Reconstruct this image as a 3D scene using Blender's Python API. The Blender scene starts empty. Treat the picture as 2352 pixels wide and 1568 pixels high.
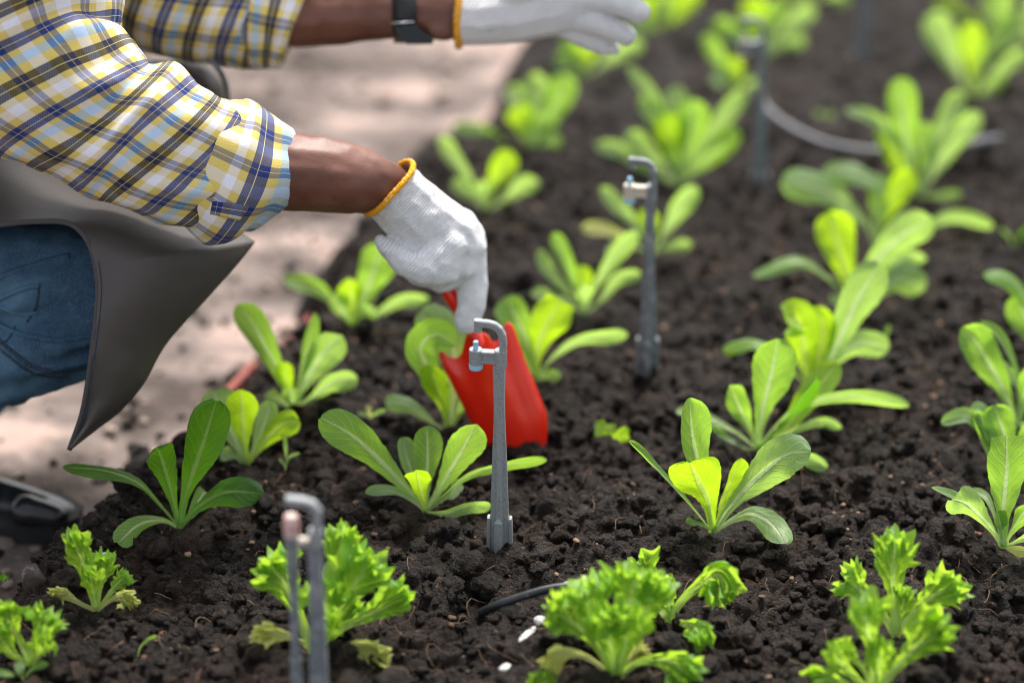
import bpy, bmesh, math, random
import numpy as np
from mathutils import Vector, Matrix
from mathutils.bvhtree import BVHTree

random.seed(7); rng = np.random.default_rng(11)
scene = bpy.context.scene
COL = scene.collection

# ------------------------------------------------------------------ camera
TH = math.radians(27.97); HC = 1.435
F = 5553.0; CX, CY = 1176.0, 784.0          # focal length / centre, in units of 1/2352 of the picture width
cam_d = bpy.data.cameras.new('camera'); cam = bpy.data.objects.new('camera', cam_d); COL.objects.link(cam)
cam.location = (0, 0, HC); cam.rotation_euler = (math.pi/2 - TH, 0, 0)
cam_d.sensor_width = 36; cam_d.lens = 36*F/2352; cam_d.clip_start = .05; cam_d.clip_end = 300
cam_d.dof.use_dof = True; cam_d.dof.focus_distance = 2.585; cam_d.dof.aperture_fstop = 1.35
cam_d.dof.aperture_blades = 0
scene.camera = cam
# ------------------------------------------------------------------ light
SUN_EL, SUN_AZ = math.radians(56), math.radians(14)     # azimuth measured from +Y towards +X: behind the bed
w = bpy.data.worlds.new('World'); scene.world = w; w.use_nodes = True
nt = w.node_tree; nt.nodes.clear()
sky = nt.nodes.new('ShaderNodeTexSky'); sky.sky_type = 'NISHITA'; sky.sun_disc = False
sky.sun_elevation = SUN_EL; sky.sun_rotation = SUN_AZ; sky.dust_density = 4; sky.air_density = 1.0
hsv = nt.nodes.new('ShaderNodeHueSaturation'); hsv.inputs['Saturation'].default_value = .35
bg = nt.nodes.new('ShaderNodeBackground'); bg.inputs['Strength'].default_value = .095
wo = nt.nodes.new('ShaderNodeOutputWorld')
nt.links.new(sky.outputs[0], hsv.inputs['Color']); nt.links.new(hsv.outputs[0], bg.inputs[0]); nt.links.new(bg.outputs[0], wo.inputs[0])
sl = bpy.data.lights.new('sun', 'SUN'); sl.energy = 1.5; sl.angle = math.radians(11); sl.color = (1, .955, .88)
so = bpy.data.objects.new('sun', sl); COL.objects.link(so)
sd = Vector((math.sin(SUN_AZ)*math.cos(SUN_EL), math.cos(SUN_AZ)*math.cos(SUN_EL), math.sin(SUN_EL)))
so.rotation_euler = sd.to_track_quat('Z', 'Y').to_euler(); so.location = sd*20
scene.view_settings.view_transform = 'Standard'; scene.view_settings.look = 'None'
scene.view_settings.gamma = 1; scene.view_settings.use_curve_mapping = False
scene.view_settings.exposure = 1.68
scene.cycles.filter_width = 1.05; scene.cycles.max_bounces = 8; scene.cycles.transparent_max_bounces = 8

# ------------------------------------------------------------------ geometry of the view: turn a direction seen in the photo into a place
ST, CT = math.sin(TH), math.cos(TH)
def ray(px, py):
    x = (px-CX)/F; yc = -(py-CY)/F
    return np.array([x, CT + yc*ST, -ST + yc*CT])
def P(px, py, Z): return np.array([0, 0, HC]) + ray(px, py)*Z
def G(px, py, z=0.0):
    r = ray(px, py); return np.array([0, 0, HC]) + r*((z-HC)/r[2])
def PY(px, py, Y):
    r = ray(px, py); return np.array([0, 0, HC]) + r*(Y/r[1])
def depth(p): return p[1]*CT - (p[2]-HC)*ST
CAM = np.array([0, 0, HC])
PHI = math.atan2(2171, math.sqrt(F*F+2949**2))          # direction of the planted rows
RD = np.array([math.sin(PHI), math.cos(PHI)]); PD = np.array([math.cos(PHI), -math.sin(PHI)])
EDGE = float(G(600, 760)[:2] @ PD)                      # left border of the bed
PATH_Z = -.10
def up(d): return np.asarray(d, float)

# ------------------------------------------------------------------ helpers
def setp(o, label=None, cat=None, group=None, kind=None):
    if label: o['label'] = label
    if cat: o['category'] = cat
    if group: o['group'] = group
    if kind: o['kind'] = kind
    return o
def empty(name, loc, label, cat, group=None):
    o = bpy.data.objects.new(name, None); COL.objects.link(o); o.location = loc; o.empty_display_size = .05
    o['_l'] = 0; del o['_l']
    return setp(o, label, cat, group)
ORIG = {}
def mk(name, verts, faces, mat, parent=None, uv=None, smooth=True, label=None):
    """one mesh object; verts are in world space, stored relative to its thing's base"""
    verts = np.asarray(verts, float)
    off = np.zeros(3)
    p = parent
    while p is not None:
        off = off + np.array(p.location); p = p.parent
    me = bpy.data.meshes.new(name)
    v = verts - off
    if isinstance(faces, np.ndarray):
        n, k = faces.shape
        me.vertices.add(len(v)); me.vertices.foreach_set('co', v.astype(np.float32).ravel())
        me.loops.add(n*k); me.loops.foreach_set('vertex_index', faces.astype(np.int32).ravel())
        me.polygons.add(n); me.polygons.foreach_set('loop_start', np.arange(0, n*k, k, dtype=np.int32))
        me.polygons.foreach_set('loop_total', np.full(n, k, dtype=np.int32))
        me.update(calc_edges=True); me.validate()
    else:
        me.from_pydata([tuple(q) for q in v], [], faces)
    if uv is not None:
        ul = me.uv_layers.new(name='UVMap')
        li = np.zeros(len(me.loops), np.int32); me.loops.foreach_get('vertex_index', li)
        ul.data.foreach_set('uv', np.asarray(uv, np.float32)[li].ravel())
    me.polygons.foreach_set('use_smooth', np.full(len(me.polygons), smooth))
    if mat: me.materials.append(mat)
    o = bpy.data.objects.new(name, me); COL.objects.link(o)
    if parent is not None: o.parent = parent
    if label: o['label'] = label
    return o
def grid_faces(nu, nv, wrap=False):
    """faces of a (nv rows, nu columns) grid of vertices"""
    i = np.arange(nv-1)[:, None]; j = np.arange(nu if wrap else nu-1)[None, :]
    a = i*nu + j; b = i*nu + (j+1) % nu; c = (i+1)*nu + (j+1) % nu; d = (i+1)*nu + j
    return np.stack([a, b, c, d], -1).reshape(-1, 4)
def crom(pts, n):
    """Catmull-Rom curve through pts (k,d), n samples"""
    pts = np.asarray(pts, float); k = len(pts)
    if k == 2: 
        t = np.linspace(0, 1, n)[:, None]; return pts[0]*(1-t)+pts[1]*t
    e = np.vstack([2*pts[0]-pts[1], pts, 2*pts[-1]-pts[-2]])
    t = np.linspace(0, k-1-1e-9, n); i = t.astype(int); f = (t-i)[:, None]
    p0, p1, p2, p3 = e[i], e[i+1], e[i+2], e[i+3]
    return .5*(2*p1 + (p2-p0)*f + (2*p0-5*p1+4*p2-p3)*f**2 + (3*p1-p0-3*p2+p3)*f**3)
def norm(a): return a/np.maximum(np.linalg.norm(a, axis=-1, keepdims=True), 1e-9)
def hash3(i, j, k, s):
    with np.errstate(over='ignore'):
        h = (i.astype(np.uint32)*np.uint32(374761393) + j.astype(np.uint32)*np.uint32(668265263) + k.astype(np.uint32)*np.uint32(2147483647) + np.uint32(s)*np.uint32(1274126177))
        h = (h ^ (h >> np.uint32(13)))*np.uint32(1274126177); h = h ^ (h >> np.uint32(16))
    return h.astype(np.float64)/4294967295.0
def vnoise(p, seed=0):
    """value noise, -1..1, p (...,3)"""
    p = np.asarray(p, float); f = np.floor(p); i = f.astype(np.int64); t = p-f; t = t*t*(3-2*t)
    r = 0
    for a in (0, 1):
        for b in (0, 1):
            for c in (0, 1):
                wgt = (t[..., 0] if a else 1-t[..., 0])*(t[..., 1] if b else 1-t[..., 1])*(t[..., 2] if c else 1-t[..., 2])
                r = r + wgt*hash3(i[..., 0]+a, i[..., 1]+b, i[..., 2]+c, seed)
    return r*2-1
def fbm(p, oct=3, seed=0):
    a, r = 1., 0
    for o in range(oct):
        r = r + a*vnoise(np.asarray(p)*2**o + 17.3*o, seed+o); a *= .5
    return r
def tube(path, rad, ns=8, cap=True):
    path = np.asarray(path, float); n = len(path)
    rad = np.broadcast_to(np.asarray(rad, float), (n,))
    T = norm(np.gradient(path, axis=0)); ref = np.array([0, 0, 1.]) if abs(T[0][2]) < .9 else np.array([0, 1., 0])
    V = []; s = norm(np.cross(T[0], ref))
    for i in range(n):
        s = norm(s - T[i]*np.dot(s, T[i])); b = np.cross(T[i], s)
        a = np.linspace(0, 2*math.pi, ns, endpoint=False)
        V.append(path[i] + rad[i]*(np.cos(a)[:, None]*s + np.sin(a)[:, None]*b))
    V = np.vstack(V); Fc = [list(map(int, q)) for q in grid_faces(ns, n, True)]
    if cap: Fc += [list(range(ns))[::-1], [(n-1)*ns+k for k in range(ns)]]
    return V, Fc
def join(parts):
    V, Fc, o = [], [], 0
    for v, f in parts:
        V.append(np.asarray(v, float)); Fc += [[int(i)+o for i in q] for q in f]; o += len(v)
    return np.vstack(V), Fc
def ico(sub):
    bm = bmesh.new(); bmesh.ops.create_icosphere(bm, subdivisions=sub, radius=1)
    v = np.array([q.co[:] for q in bm.verts]); f = np.array([[l.index for l in q.verts] for q in bm.faces]); bm.free()
    return v, f
ICO2 = ico(2); ICO3 = ico(3)
def capsule(a, b, ra, rb):
    bm = bmesh.new()
    for c, r in ((a, ra), (b, rb)):
        for q in ICO2[0]: bm.verts.new(Vector(q*r + c))
    bmesh.ops.convex_hull(bm, input=bm.verts[:])
    loose = [x for x in bm.verts if not x.link_faces]
    bmesh.ops.delete(bm, geom=loose, context='VERTS')
    bm.verts.index_update(); bm.faces.ensure_lookup_table()
    v = np.array([q.co[:] for q in bm.verts]); f = [[l.index for l in q.verts] for q in bm.faces]; bm.free()
    return v, f
def chain(pts):
    """pts: (px, py, depth, radius px) -> capsules"""
    out = []
    for p, q in zip(pts[:-1], pts[1:]):
        out.append(capsule(P(*p[:3]), P(*q[:3]), p[3]*p[2]/F, q[3]*q[2]/F))
    return out
def fuse(name, caps, voxel, it, mat, parent, disp=None, fac=.5):
    """overlapping closed shapes grown together into one continuous surface"""
    v, f = join(caps)
    o = mk(name, v, f, mat, parent)
    m = o.modifiers.new('Remesh', 'REMESH'); m.mode = 'VOXEL'; m.voxel_size = voxel; m.use_smooth_shade = True
    s = o.modifiers.new('Smooth', 'SMOOTH'); s.factor = fac; s.iterations = it
    dg = bpy.context.evaluated_depsgraph_get(); me = bpy.data.meshes.new_from_object(o.evaluated_get(dg))
    o.modifiers.clear(); old = o.data; o.data = me; bpy.data.meshes.remove(old); me.name = name
    if not me.materials: me.materials.append(mat)
    n = len(me.vertices); co = np.zeros(n*3, np.float32); me.vertices.foreach_get('co', co); co = co.reshape(-1, 3).astype(float)
    if disp is not None:
        no = np.zeros(n*3, np.float32); me.vertices.foreach_get('normal', no); no = no.reshape(-1, 3)
        off = np.array(parent.location) if parent else 0
        co = co + no*np.asarray(disp(co+off, no))[:, None]
        me.vertices.foreach_set('co', co.astype(np.float32).ravel()); me.update()
    me.polygons.foreach_set('use_smooth', np.ones(len(me.polygons), bool))
    return o
def bvh_of(o):
    off = np.zeros(3); p = o.parent
    while p is not None: off = off + np.array(p.location); p = p.parent
    me = o.data
    return BVHTree.FromPolygons([Vector(np.array(v.co)+off) for v in me.vertices], [tuple(q.vertices) for q in me.polygons])

# ------------------------------------------------------------------ materials
class N:
    def __init__(s, name):
        s.m = bpy.data.materials.new(name); s.m.use_nodes = True; s.t = s.m.node_tree; s.t.nodes.clear()
        s.out = s.t.nodes.new('ShaderNodeOutputMaterial')
    def n(s, typ, **kw):
        x = s.t.nodes.new('ShaderNode'+typ)
        for k, v in kw.items(): setattr(x, k, v)
        return x
    def val(s, sock, v):
        if isinstance(v, bpy.types.NodeSocket): s.t.links.new(v, sock)
        elif v is not None:
            if sock.type == 'RGBA' and len(v) == 3: v = (*v, 1)
            sock.default_value = v
    def math(s, op, a, b=None, c=None, clamp=False):
        x = s.n('Math', operation=op, use_clamp=clamp)
        for i, v in enumerate((a, b, c)):
            if v is not None: s.val(x.inputs[i], v)
        return x.outputs[0]
    def mix(s, f, a, b, blend='MIX'):
        x = s.n('Mix', data_type='RGBA', blend_type=blend); s.val(x.inputs[0], f); s.val(x.inputs[6], a); s.val(x.inputs[7], b); return x.outputs[2]
    def noise(s, vec, scale, detail=3, rough=.5, dist=0, out=0):
        x = s.n('TexNoise'); s.val(x.inputs['Vector'], vec); x.inputs['Scale'].default_value = scale
        x.inputs['Detail'].default_value = detail; x.inputs['Roughness'].default_value = rough; x.inputs['Distortion'].default_value = dist
        return x.outputs[out]
    def ss(s, v, lo, hi):
        x = s.n('MapRange', interpolation_type='SMOOTHSTEP'); s.val(x.inputs[0], v); s.val(x.inputs[1], lo); s.val(x.inputs[2], hi); return x.outputs[0]
    def ramp(s, f, stops, interp='LINEAR'):
        x = s.n('ValToRGB'); r = x.color_ramp; r.interpolation = interp
        while len(r.elements) < len(stops): r.elements.new(.5)
        for e, (p, c) in zip(r.elements, stops): e.position = p; e.color = (*c, 1)
        s.val(x.inputs[0], f); return x.outputs[0]
    def bump(s, h, strength=.5, dist=.001, normal=None):
        x = s.n('Bump'); x.inputs['Strength'].default_value = strength; x.inputs['Distance'].default_value = dist
        s.val(x.inputs['Height'], h)
        if normal is not None: s.val(x.inputs['Normal'], normal)
        return x.outputs[0]
    def bsdf(s, color, rough=.5, normal=None, spec=.5, metal=0, sheen=0, coat=0, sss=0):
        x = s.n('BsdfPrincipled'); s.val(x.inputs['Base Color'], color); s.val(x.inputs['Roughness'], rough)
        x.inputs['Specular IOR Level'].default_value = spec; x.inputs['Metallic'].default_value = metal
        x.inputs['Sheen Weight'].default_value = sheen; x.inputs['Coat Weight'].default_value = coat
        if sss: x.inputs['Subsurface Weight'].default_value = sss; x.inputs['Subsurface Radius'].default_value = (.004, .0015, .0008); x.inputs['Subsurface Scale'].default_value = 1
        if normal is not None: s.val(x.inputs['Normal'], normal)
        return x.outputs[0]
    def obj(s): return s.n('TexCoord').outputs['Object']
    def uv(s): return s.n('UVMap').outputs[0]
    def geo(s): return s.n('NewGeometry').outputs['Position']
    def done(s, sh): s.t.links.new(sh, s.out.inputs[0]); return s.m

def leaf_material(name, top, trans, rib, frilly=False):
    n = N(name); uv = n.uv(); sx = n.n('SeparateXYZ'); n.val(sx.inputs[0], uv)
    a = n.math('ABSOLUTE', n.math('MULTIPLY_ADD', sx.outputs[0], 2, -1)); v = sx.outputs[1]
    iv = n.math('SUBTRACT', 1, v, clamp=True)
    wid = n.math('MULTIPLY_ADD', n.math('POWER', iv, 1.6), .42 if not frilly else .75, .05)
    mid = n.math('SUBTRACT', 1, n.ss(n.math('SUBTRACT', a, wid), -.05, .03), clamp=True)
    geo = n.geo()
    wob = n.math('MULTIPLY', n.noise(geo, 60, 2), .06)
    vv = n.math('ADD', n.math('MULTIPLY_ADD', a, -.22 if not frilly else -.5, v), wob)
    fr = n.math('FRACT', n.math('MULTIPLY', vv, 11 if not frilly else 9))
    tri = n.math('ABSOLUTE', n.math('MULTIPLY_ADD', fr, 2, -1))
    vein = n.ss(tri, .82, .97)
    inf = n.n('ObjectInfo').outputs['Random']
    big = n.noise(geo, 25, 3)
    fine = n.noise(geo, 260, 2)
    c = n.mix(n.math('MULTIPLY_ADD', big, 1.2, -.25, clamp=True), tuple(x*.72 for x in top), tuple(x*1.25 for x in top))
    c = n.mix(n.math('MULTIPLY', vein, .50 if not frilly else .10), c, rib)
    base = n.math('SUBTRACT', 1, n.ss(v, .02, .55), clamp=True)
    c = n.mix(n.math('MULTIPLY', base, .75), c, tuple(.6*r+.4*t for r, t in zip(rib, trans)))
    c = n.mix(n.math('MULTIPLY', mid, .8), c, rib)
    sp = n.math('MULTIPLY', n.ss(n.noise(geo, 420, 2, .6), .66, .72), n.math('MULTIPLY_ADD', v, -.7, .75))
    c = n.mix(sp, c, (.05, .045, .02))
    hs = n.n('HueSaturation'); n.val(hs.inputs['Color'], c)
    n.val(hs.inputs['Value'], n.math('MULTIPLY_ADD', inf, .5, .78)); n.val(hs.inputs['Hue'], n.math('MULTIPLY_ADD', inf, -.03, .512))
    c = hs.outputs[0]
    tc = n.mix(n.math('MULTIPLY', n.math('MAXIMUM', n.math('MULTIPLY', mid, .6), n.math('MULTIPLY', vein, .3)), .9), trans, rib)
    h = n.math('ADD', n.math('ADD', n.math('MULTIPLY', vein, -.6), n.math('MULTIPLY', mid, -.8)), n.math('MULTIPLY', fine, .35))
    bp = n.bump(h, .8, .0016)
    pr = n.bsdf(c, n.math('MULTIPLY_ADD', fine, .25, .34), bp, .45)
    tl = n.n('BsdfTranslucent'); n.val(tl.inputs[0], tc); n.val(tl.inputs[1], bp)
    ms = n.n('MixShader'); ms.inputs[0].default_value = .5
    n.t.links.new(pr, ms.inputs[1]); n.t.links.new(tl.outputs[0], ms.inputs[2])
    return n.done(ms.outputs[0])
M = {}
M['romaine'] = leaf_material('romaine_leaf', (.10, .235, .055), (.44, .76, .055), (.62, .72, .40))
M['romaine_pale'] = leaf_material('romaine_leaf_pale', (.23, .37, .15), (.50, .78, .11), (.68, .76, .48))  # pale leaves, with whitish sky sheen painted into the top colour
M['romaine_backlit'] = leaf_material('romaine_leaf_backlit', (.17, .34, .03), (.60, .92, .015), (.56, .70, .2))  # backlit glow painted into a yellower copy, partly the young inner leaves' own tone
M['romaine_shaded'] = leaf_material('romaine_leaf_shaded', (.035, .125, .012), (.20, .50, .012), (.30, .46, .13))  # darker copy of the leaf, the gardener's shade painted into its green
M['frilly'] = leaf_material('frilly_leaf', (.19, .39, .06), (.56, .86, .05), (.58, .75, .24), True)
M['frilly_yellow'] = leaf_material('frilly_leaf_yellow', (.58, .60, .20), (.80, .84, .22), (.66, .68, .32), True)

def soil_mat():
    n = N('soil'); p = n.geo()
    a = n.noise(p, 9, 4); b = n.noise(p, 70, 4, .6); c = n.noise(p, 330, 3, .6); d = n.noise(p, 1100, 2)
    col = n.ramp(b, [(.3, (.0050, .0034, .0025)), (.48, (.0150, .0096, .0070)), (.60, (.034, .0215, .0152)), (.72, (.075, .047, .033))])
    col = n.mix(n.math('MULTIPLY', n.ss(a, .42, .66), .5), col, (.042, .0225, .0145))
    fl = n.ss(c, .64, .72); col = n.mix(n.math('MULTIPLY', fl, .6), col, (.10, .055, .034))
    h = n.math('ADD', n.math('MULTIPLY', c, 1.2), n.math('MULTIPLY', d, .55))
    bp = n.bump(n.math('ADD', h, n.math('MULTIPLY', n.noise(p, 150, 3, .65), 1.3)), 1, .008)
    return n.done(n.bsdf(col, n.math('MULTIPLY_ADD', d, .8, .22), bp, .28))
M['soil'] = soil_mat()
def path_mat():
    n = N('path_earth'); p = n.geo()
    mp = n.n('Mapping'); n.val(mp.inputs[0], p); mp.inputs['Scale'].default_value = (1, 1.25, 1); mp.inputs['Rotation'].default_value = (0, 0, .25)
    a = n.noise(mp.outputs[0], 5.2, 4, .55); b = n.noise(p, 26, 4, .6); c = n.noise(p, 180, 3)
    col = n.ramp(a, [(.38, (.055, .040, .033)), (.45, (.115, .089, .079)), (.52, (.18, .142, .127)), (.62, (.42, .305, .26))])  # sandy and grey patches paint the path's dappled sunlight into its colour
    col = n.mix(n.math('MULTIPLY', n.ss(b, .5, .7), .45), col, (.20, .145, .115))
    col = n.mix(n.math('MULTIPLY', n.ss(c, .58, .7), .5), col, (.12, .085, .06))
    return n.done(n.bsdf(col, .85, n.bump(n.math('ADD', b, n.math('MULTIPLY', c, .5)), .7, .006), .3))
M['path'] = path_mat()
def simple(name, col, rough=.5, nscale=0, ncol=None, nlo=.5, nhi=.65, bump=0, bscale=200, bdist=.001, spec=.5, metal=0, sheen=0, coat=0, amt=1.):
    n = N(name); p = n.obj(); c = col
    if ncol is not None: c = n.mix(n.math('MULTIPLY', n.ss(n.noise(p, nscale, 4, .6), nlo, nhi), amt), col, ncol)
    bp = n.bump(n.noise(p, bscale, 3), bump, bdist) if bump else None
    return n.done(n.bsdf(c, rough, bp, spec, metal, sheen, coat))
M['stake'] = simple('weathered_grey_plastic', (.30, .315, .325), .42, 480, (.07, .075, .08), .54, .66, .3, 800, .0004, amt=.6)
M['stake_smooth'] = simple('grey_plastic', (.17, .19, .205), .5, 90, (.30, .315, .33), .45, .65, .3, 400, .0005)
M['blue'] = simple('pale_blue_plastic', (.30, .58, .78), .4)
M['cream'] = simple('cream_plastic', (.62, .55, .45), .4)
M['pink'] = simple('faded_pink_plastic', (.55, .30, .28), .45, 120, (.72, .6, .56), .45, .6)
M['red_plain'] = simple('red_enamel', (.86, .020, .006), .40, 30, (.78, .016, .006), .4, .7, .06, 30, .002, coat=.15)
def trowel_mat():
    n = N('red_enamel_soiled'); p = n.obj(); sx = n.n('SeparateXYZ'); n.val(sx.inputs[0], p)
    a = n.noise(p, 90, 4, .65); b = n.noise(p, 22, 3)
    low = n.math('ADD', n.math('MULTIPLY_ADD', sx.outputs[2], -26, .72), n.math('MULTIPLY_ADD', a, 1.6, -.8))
    mud = n.ss(low, .35, .6)
    spk = n.math('MULTIPLY', n.ss(n.noise(p, 300, 2), .70, .75), .6)
    col = n.mix(b, (.80, .014, .005), (.90, .024, .007)); col = n.mix(n.math('MAXIMUM', mud, spk), col, (.022, .014, .010))
    return n.done(n.bsdf(col, n.math('MULTIPLY_ADD', mud, .5, .28), n.bump(n.math('ADD', n.math('MULTIPLY', mud, 1), n.math('MULTIPLY', b, .08)), .4, .002), .5, coat=.3))
M['red'] = trowel_mat()
M['hose'] = simple('black_hose', (.018, .02, .024), .38, 150, (.08, .07, .06), .6, .7, .2, 300)
M['hose_grey'] = simple('grey_hose', (.10, .098, .11), .5)
M['tile'] = simple('red_clay_tile', (.30, .075, .055), .8, 40, (.16, .05, .04), .4, .7, .5, 150, .002)
M['stone'] = simple('white_stone', (.56, .55, .54), .6, 120, (.10, .09, .085), .50, .60, .5, 200, .002)
M['brown_stone'] = simple('brown_stone', (.055, .042, .034), .8, 80, (.2, .17, .15), .5, .65, .7, 150, .004)
M['fibre'] = simple('root_fibre', (.22, .10, .045), .8, 12, (.32, .22, .13), .4, .6)
M['chip'] = simple('soil_chip', (.10, .05, .03), .85, 7, (.21, .13, .08), .4, .6)
M['gravel'] = simple('path_grit', (.20, .15, .12), .9, 4, (.36, .28, .235), .45, .6)
M['boot'] = simple('black_leather', (.012, .012, .014), .22, 40, (.03, .03, .035), .5, .7, .25, 120, .001)
M['sole'] = simple('black_rubber', (.01, .01, .01), .7)
M['watch'] = simple('black_watch_band', (.008, .009, .01), .42)
M['watch_case'] = simple('black_watch_case', (.005, .008, .007), .25)
M['steel'] = simple('bright_steel', (.55, .57, .6), .25, metal=1)
M['hair'] = simple('black_hair', (.01, .009, .008), .6, bump=.8, bscale=200, bdist=.004)
def skin_mat():
    n = N('skin'); p = n.geo()
    a = n.noise(p, 14, 3); b = n.noise(p, 420, 2); c = n.noise(p, 60, 3)
    col = n.mix(n.ss(a, .35, .7), (.115, .040, .022), (.19, .076, .050))
    col = n.mix(n.math('MULTIPLY', n.ss(c, .5, .75), .3), col, (.065, .022, .013))
    return n.done(n.bsdf(col, .5, n.bump(n.math('ADD', n.math('MULTIPLY', b, .5), c), .35, .0012), .5, sss=.08))
M['skin'] = skin_mat()
def glove_mat():
    n = N('knit_cotton'); uv = n.obj()
    mp = n.n('Mapping'); n.val(mp.inputs[0], uv); mp.inputs['Rotation'].default_value = (0, math.radians(40), 0)
    wv = n.n('TexWave', wave_type='BANDS', bands_direction='Z'); n.val(wv.inputs['Vector'], mp.outputs[0]); wv.inputs['Scale'].default_value = 100; wv.inputs['Distortion'].default_value = 2.5; wv.inputs['Detail'].default_value = 2
    a = n.noise(uv, 30, 4, .6); b = n.noise(uv, 500, 2)
    col = n.mix(n.math('MULTIPLY', n.ss(a, .48, .72), .34), (.86, .86, .87), (.58, .565, .55))
    col = n.mix(n.math('MULTIPLY', wv.outputs[1], .13), col, (.56, .56, .58))
    h = n.math('ADD', n.math('MULTIPLY', wv.outputs[1], .8), n.math('ADD', b, n.math('MULTIPLY', a, 1.4)))
    return n.done(n.bsdf(col, .9, n.bump(h, .8, .0022), .15, sheen=.25))
M['glove'] = glove_mat()
def trim_mat():
    n = N('orange_overlock'); uv = n.obj()
    v = n.n('TexVoronoi'); n.val(v.inputs['Vector'], uv); v.inputs['Scale'].default_value = 260
    col = n.mix(n.ss(v.outputs[0], .18, .3), (.80, .74, .62), (.80, .36, .012))
    return n.done(n.bsdf(col, .85, n.bump(v.outputs[0], .6, .002), .15))
M['trim'] = trim_mat()
def plaid_mat():
    n = N('plaid_cotton'); uv = n.uv(); sx = n.n('SeparateXYZ'); n.val(sx.inputs[0], uv)
    # the weave: warp and weft stripes, uv in metres
    fu = n.math('FRACT', n.math('DIVIDE', sx.outputs[0], .087)); fv = n.math('FRACT', n.math('DIVIDE', sx.outputs[1], .068))
    Y = (.70, .55, .15); W = (.80, .80, .90); B = (.24, .50, .80); NV = (.010, .032, .17); DK = (.008, .010, .024); LY = (.78, .68, .30)
    weft = n.ramp(fv, [(0, NV), (.084, LY), (.092, NV), (.176, Y), (.26, B), (.38, Y), (.45, Y), (.50, DK), (.584, LY), (.592, DK), (.676, Y), (.76, W), (.89, Y), (.97, Y)], 'CONSTANT')
    warp = n.ramp(fu, [(0, NV), (.061, LY), (.069, NV), (.13, Y), (.24, W), (.39, Y), (.50, NV), (.561, LY), (.569, NV), (.63, Y), (.74, W), (.89, Y)], 'CONSTANT')
    isn = n.ramp(fv, [(0, (1, 1, 1)), (.176, (0, 0, 0)), (.50, (1, 1, 1)), (.676, (0, 0, 0))], 'CONSTANT')
    isw = n.ramp(fu, [(0, (1, 1, 1)), (.13, (0, 0, 0)), (.50, (1, 1, 1)), (.63, (0, 0, 0))], 'CONSTANT')
    fac = n.math('ADD', n.math('MULTIPLY_ADD', isn, .33, .54), n.math('MULTIPLY', isw, -.17))
    tw = n.n('TexWave', wave_type='BANDS', bands_direction='DIAGONAL'); n.val(tw.inputs['Vector'], uv); tw.inputs['Scale'].default_value = 260
    fac = n.math('ADD', fac, n.math('MULTIPLY_ADD', tw.outputs[1], .08, -.04))
    col = n.mix(fac, warp, weft)
    g = n.noise(uv, 40, 4, .6); col = n.mix(n.math('MULTIPLY', n.ss(g, .35, .75), .10), col, (.62, .47, .14))
    f = n.noise(uv, 900, 2)
    h = n.math('ADD', n.math('MULTIPLY', f, .5), n.noise(uv, 55, 3))
    return n.done(n.bsdf(col, .85, n.bump(h, .45, .0018), .2, sheen=.1))
M['plaid'] = plaid_mat()
def denim_mat():
    n = N('blue_denim'); p = n.obj()
    mp = n.n('Mapping'); n.val(mp.inputs[0], p); mp.inputs['Rotation'].default_value = (0, .6, .2); mp.inputs['Scale'].default_value = (1, 1, .3)
    a = n.noise(p, 10, 4, .6); b = n.noise(mp.outputs[0], 900, 2, .6); c = n.noise(p, 35, 3)
    col = n.mix(n.ss(a, .35, .7), (.026, .062, .110), (.085, .170, .250))
    col = n.mix(n.math('MULTIPLY', n.ss(b, .52, .66), .5), col, (.13, .21, .28))
    col = n.mix(n.math('MULTIPLY', n.ss(c, .55, .7), .35), col, (.06, .13, .19))
    return n.done(n.bsdf(col, .85, n.bump(n.math('ADD', b, c), .4, .0015), .2))
M['denim'] = denim_mat()
M['seam'] = simple('denim_seam', (.010, .022, .045), .85, 600, (.07, .12, .17), .5, .65, .5, 600, .001)
def apron_mat():
    n = N('grey_canvas'); p = n.obj()
    wv = n.n('TexWave', wave_type='BANDS', bands_direction='X'); n.val(wv.inputs['Vector'], p); wv.inputs['Scale'].default_value = 320
    w2 = n.n('TexWave', wave_type='BANDS', bands_direction='Z'); n.val(w2.inputs['Vector'], p); w2.inputs['Scale'].default_value = 320
    a = n.noise(p, 9, 4); h = n.math('ADD', wv.outputs[1], w2.outputs[1])
    col = n.mix(a, (.060, .051, .047), (.076, .064, .060))
    return n.done(n.bsdf(col, .45, n.bump(h, .10, .0005), .4))
M['apron'] = apron_mat()
M['binding_or_lit_rim'] = simple('grey_binding', (.060, .054, .053), .8, bump=.8, bscale=700, bdist=.0015)

# ------------------------------------------------------------------ the setting: ground, path, bed
v = np.array([[-40, -20, -.13], [40, -20, -.13], [40, 60, -.13], [-40, 60, -.13]], float)
setp(mk('ground', v, [[0, 1, 2, 3]], M['path'], smooth=False), 'bare earth ground around the bed and the path', kind='structure')

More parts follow.
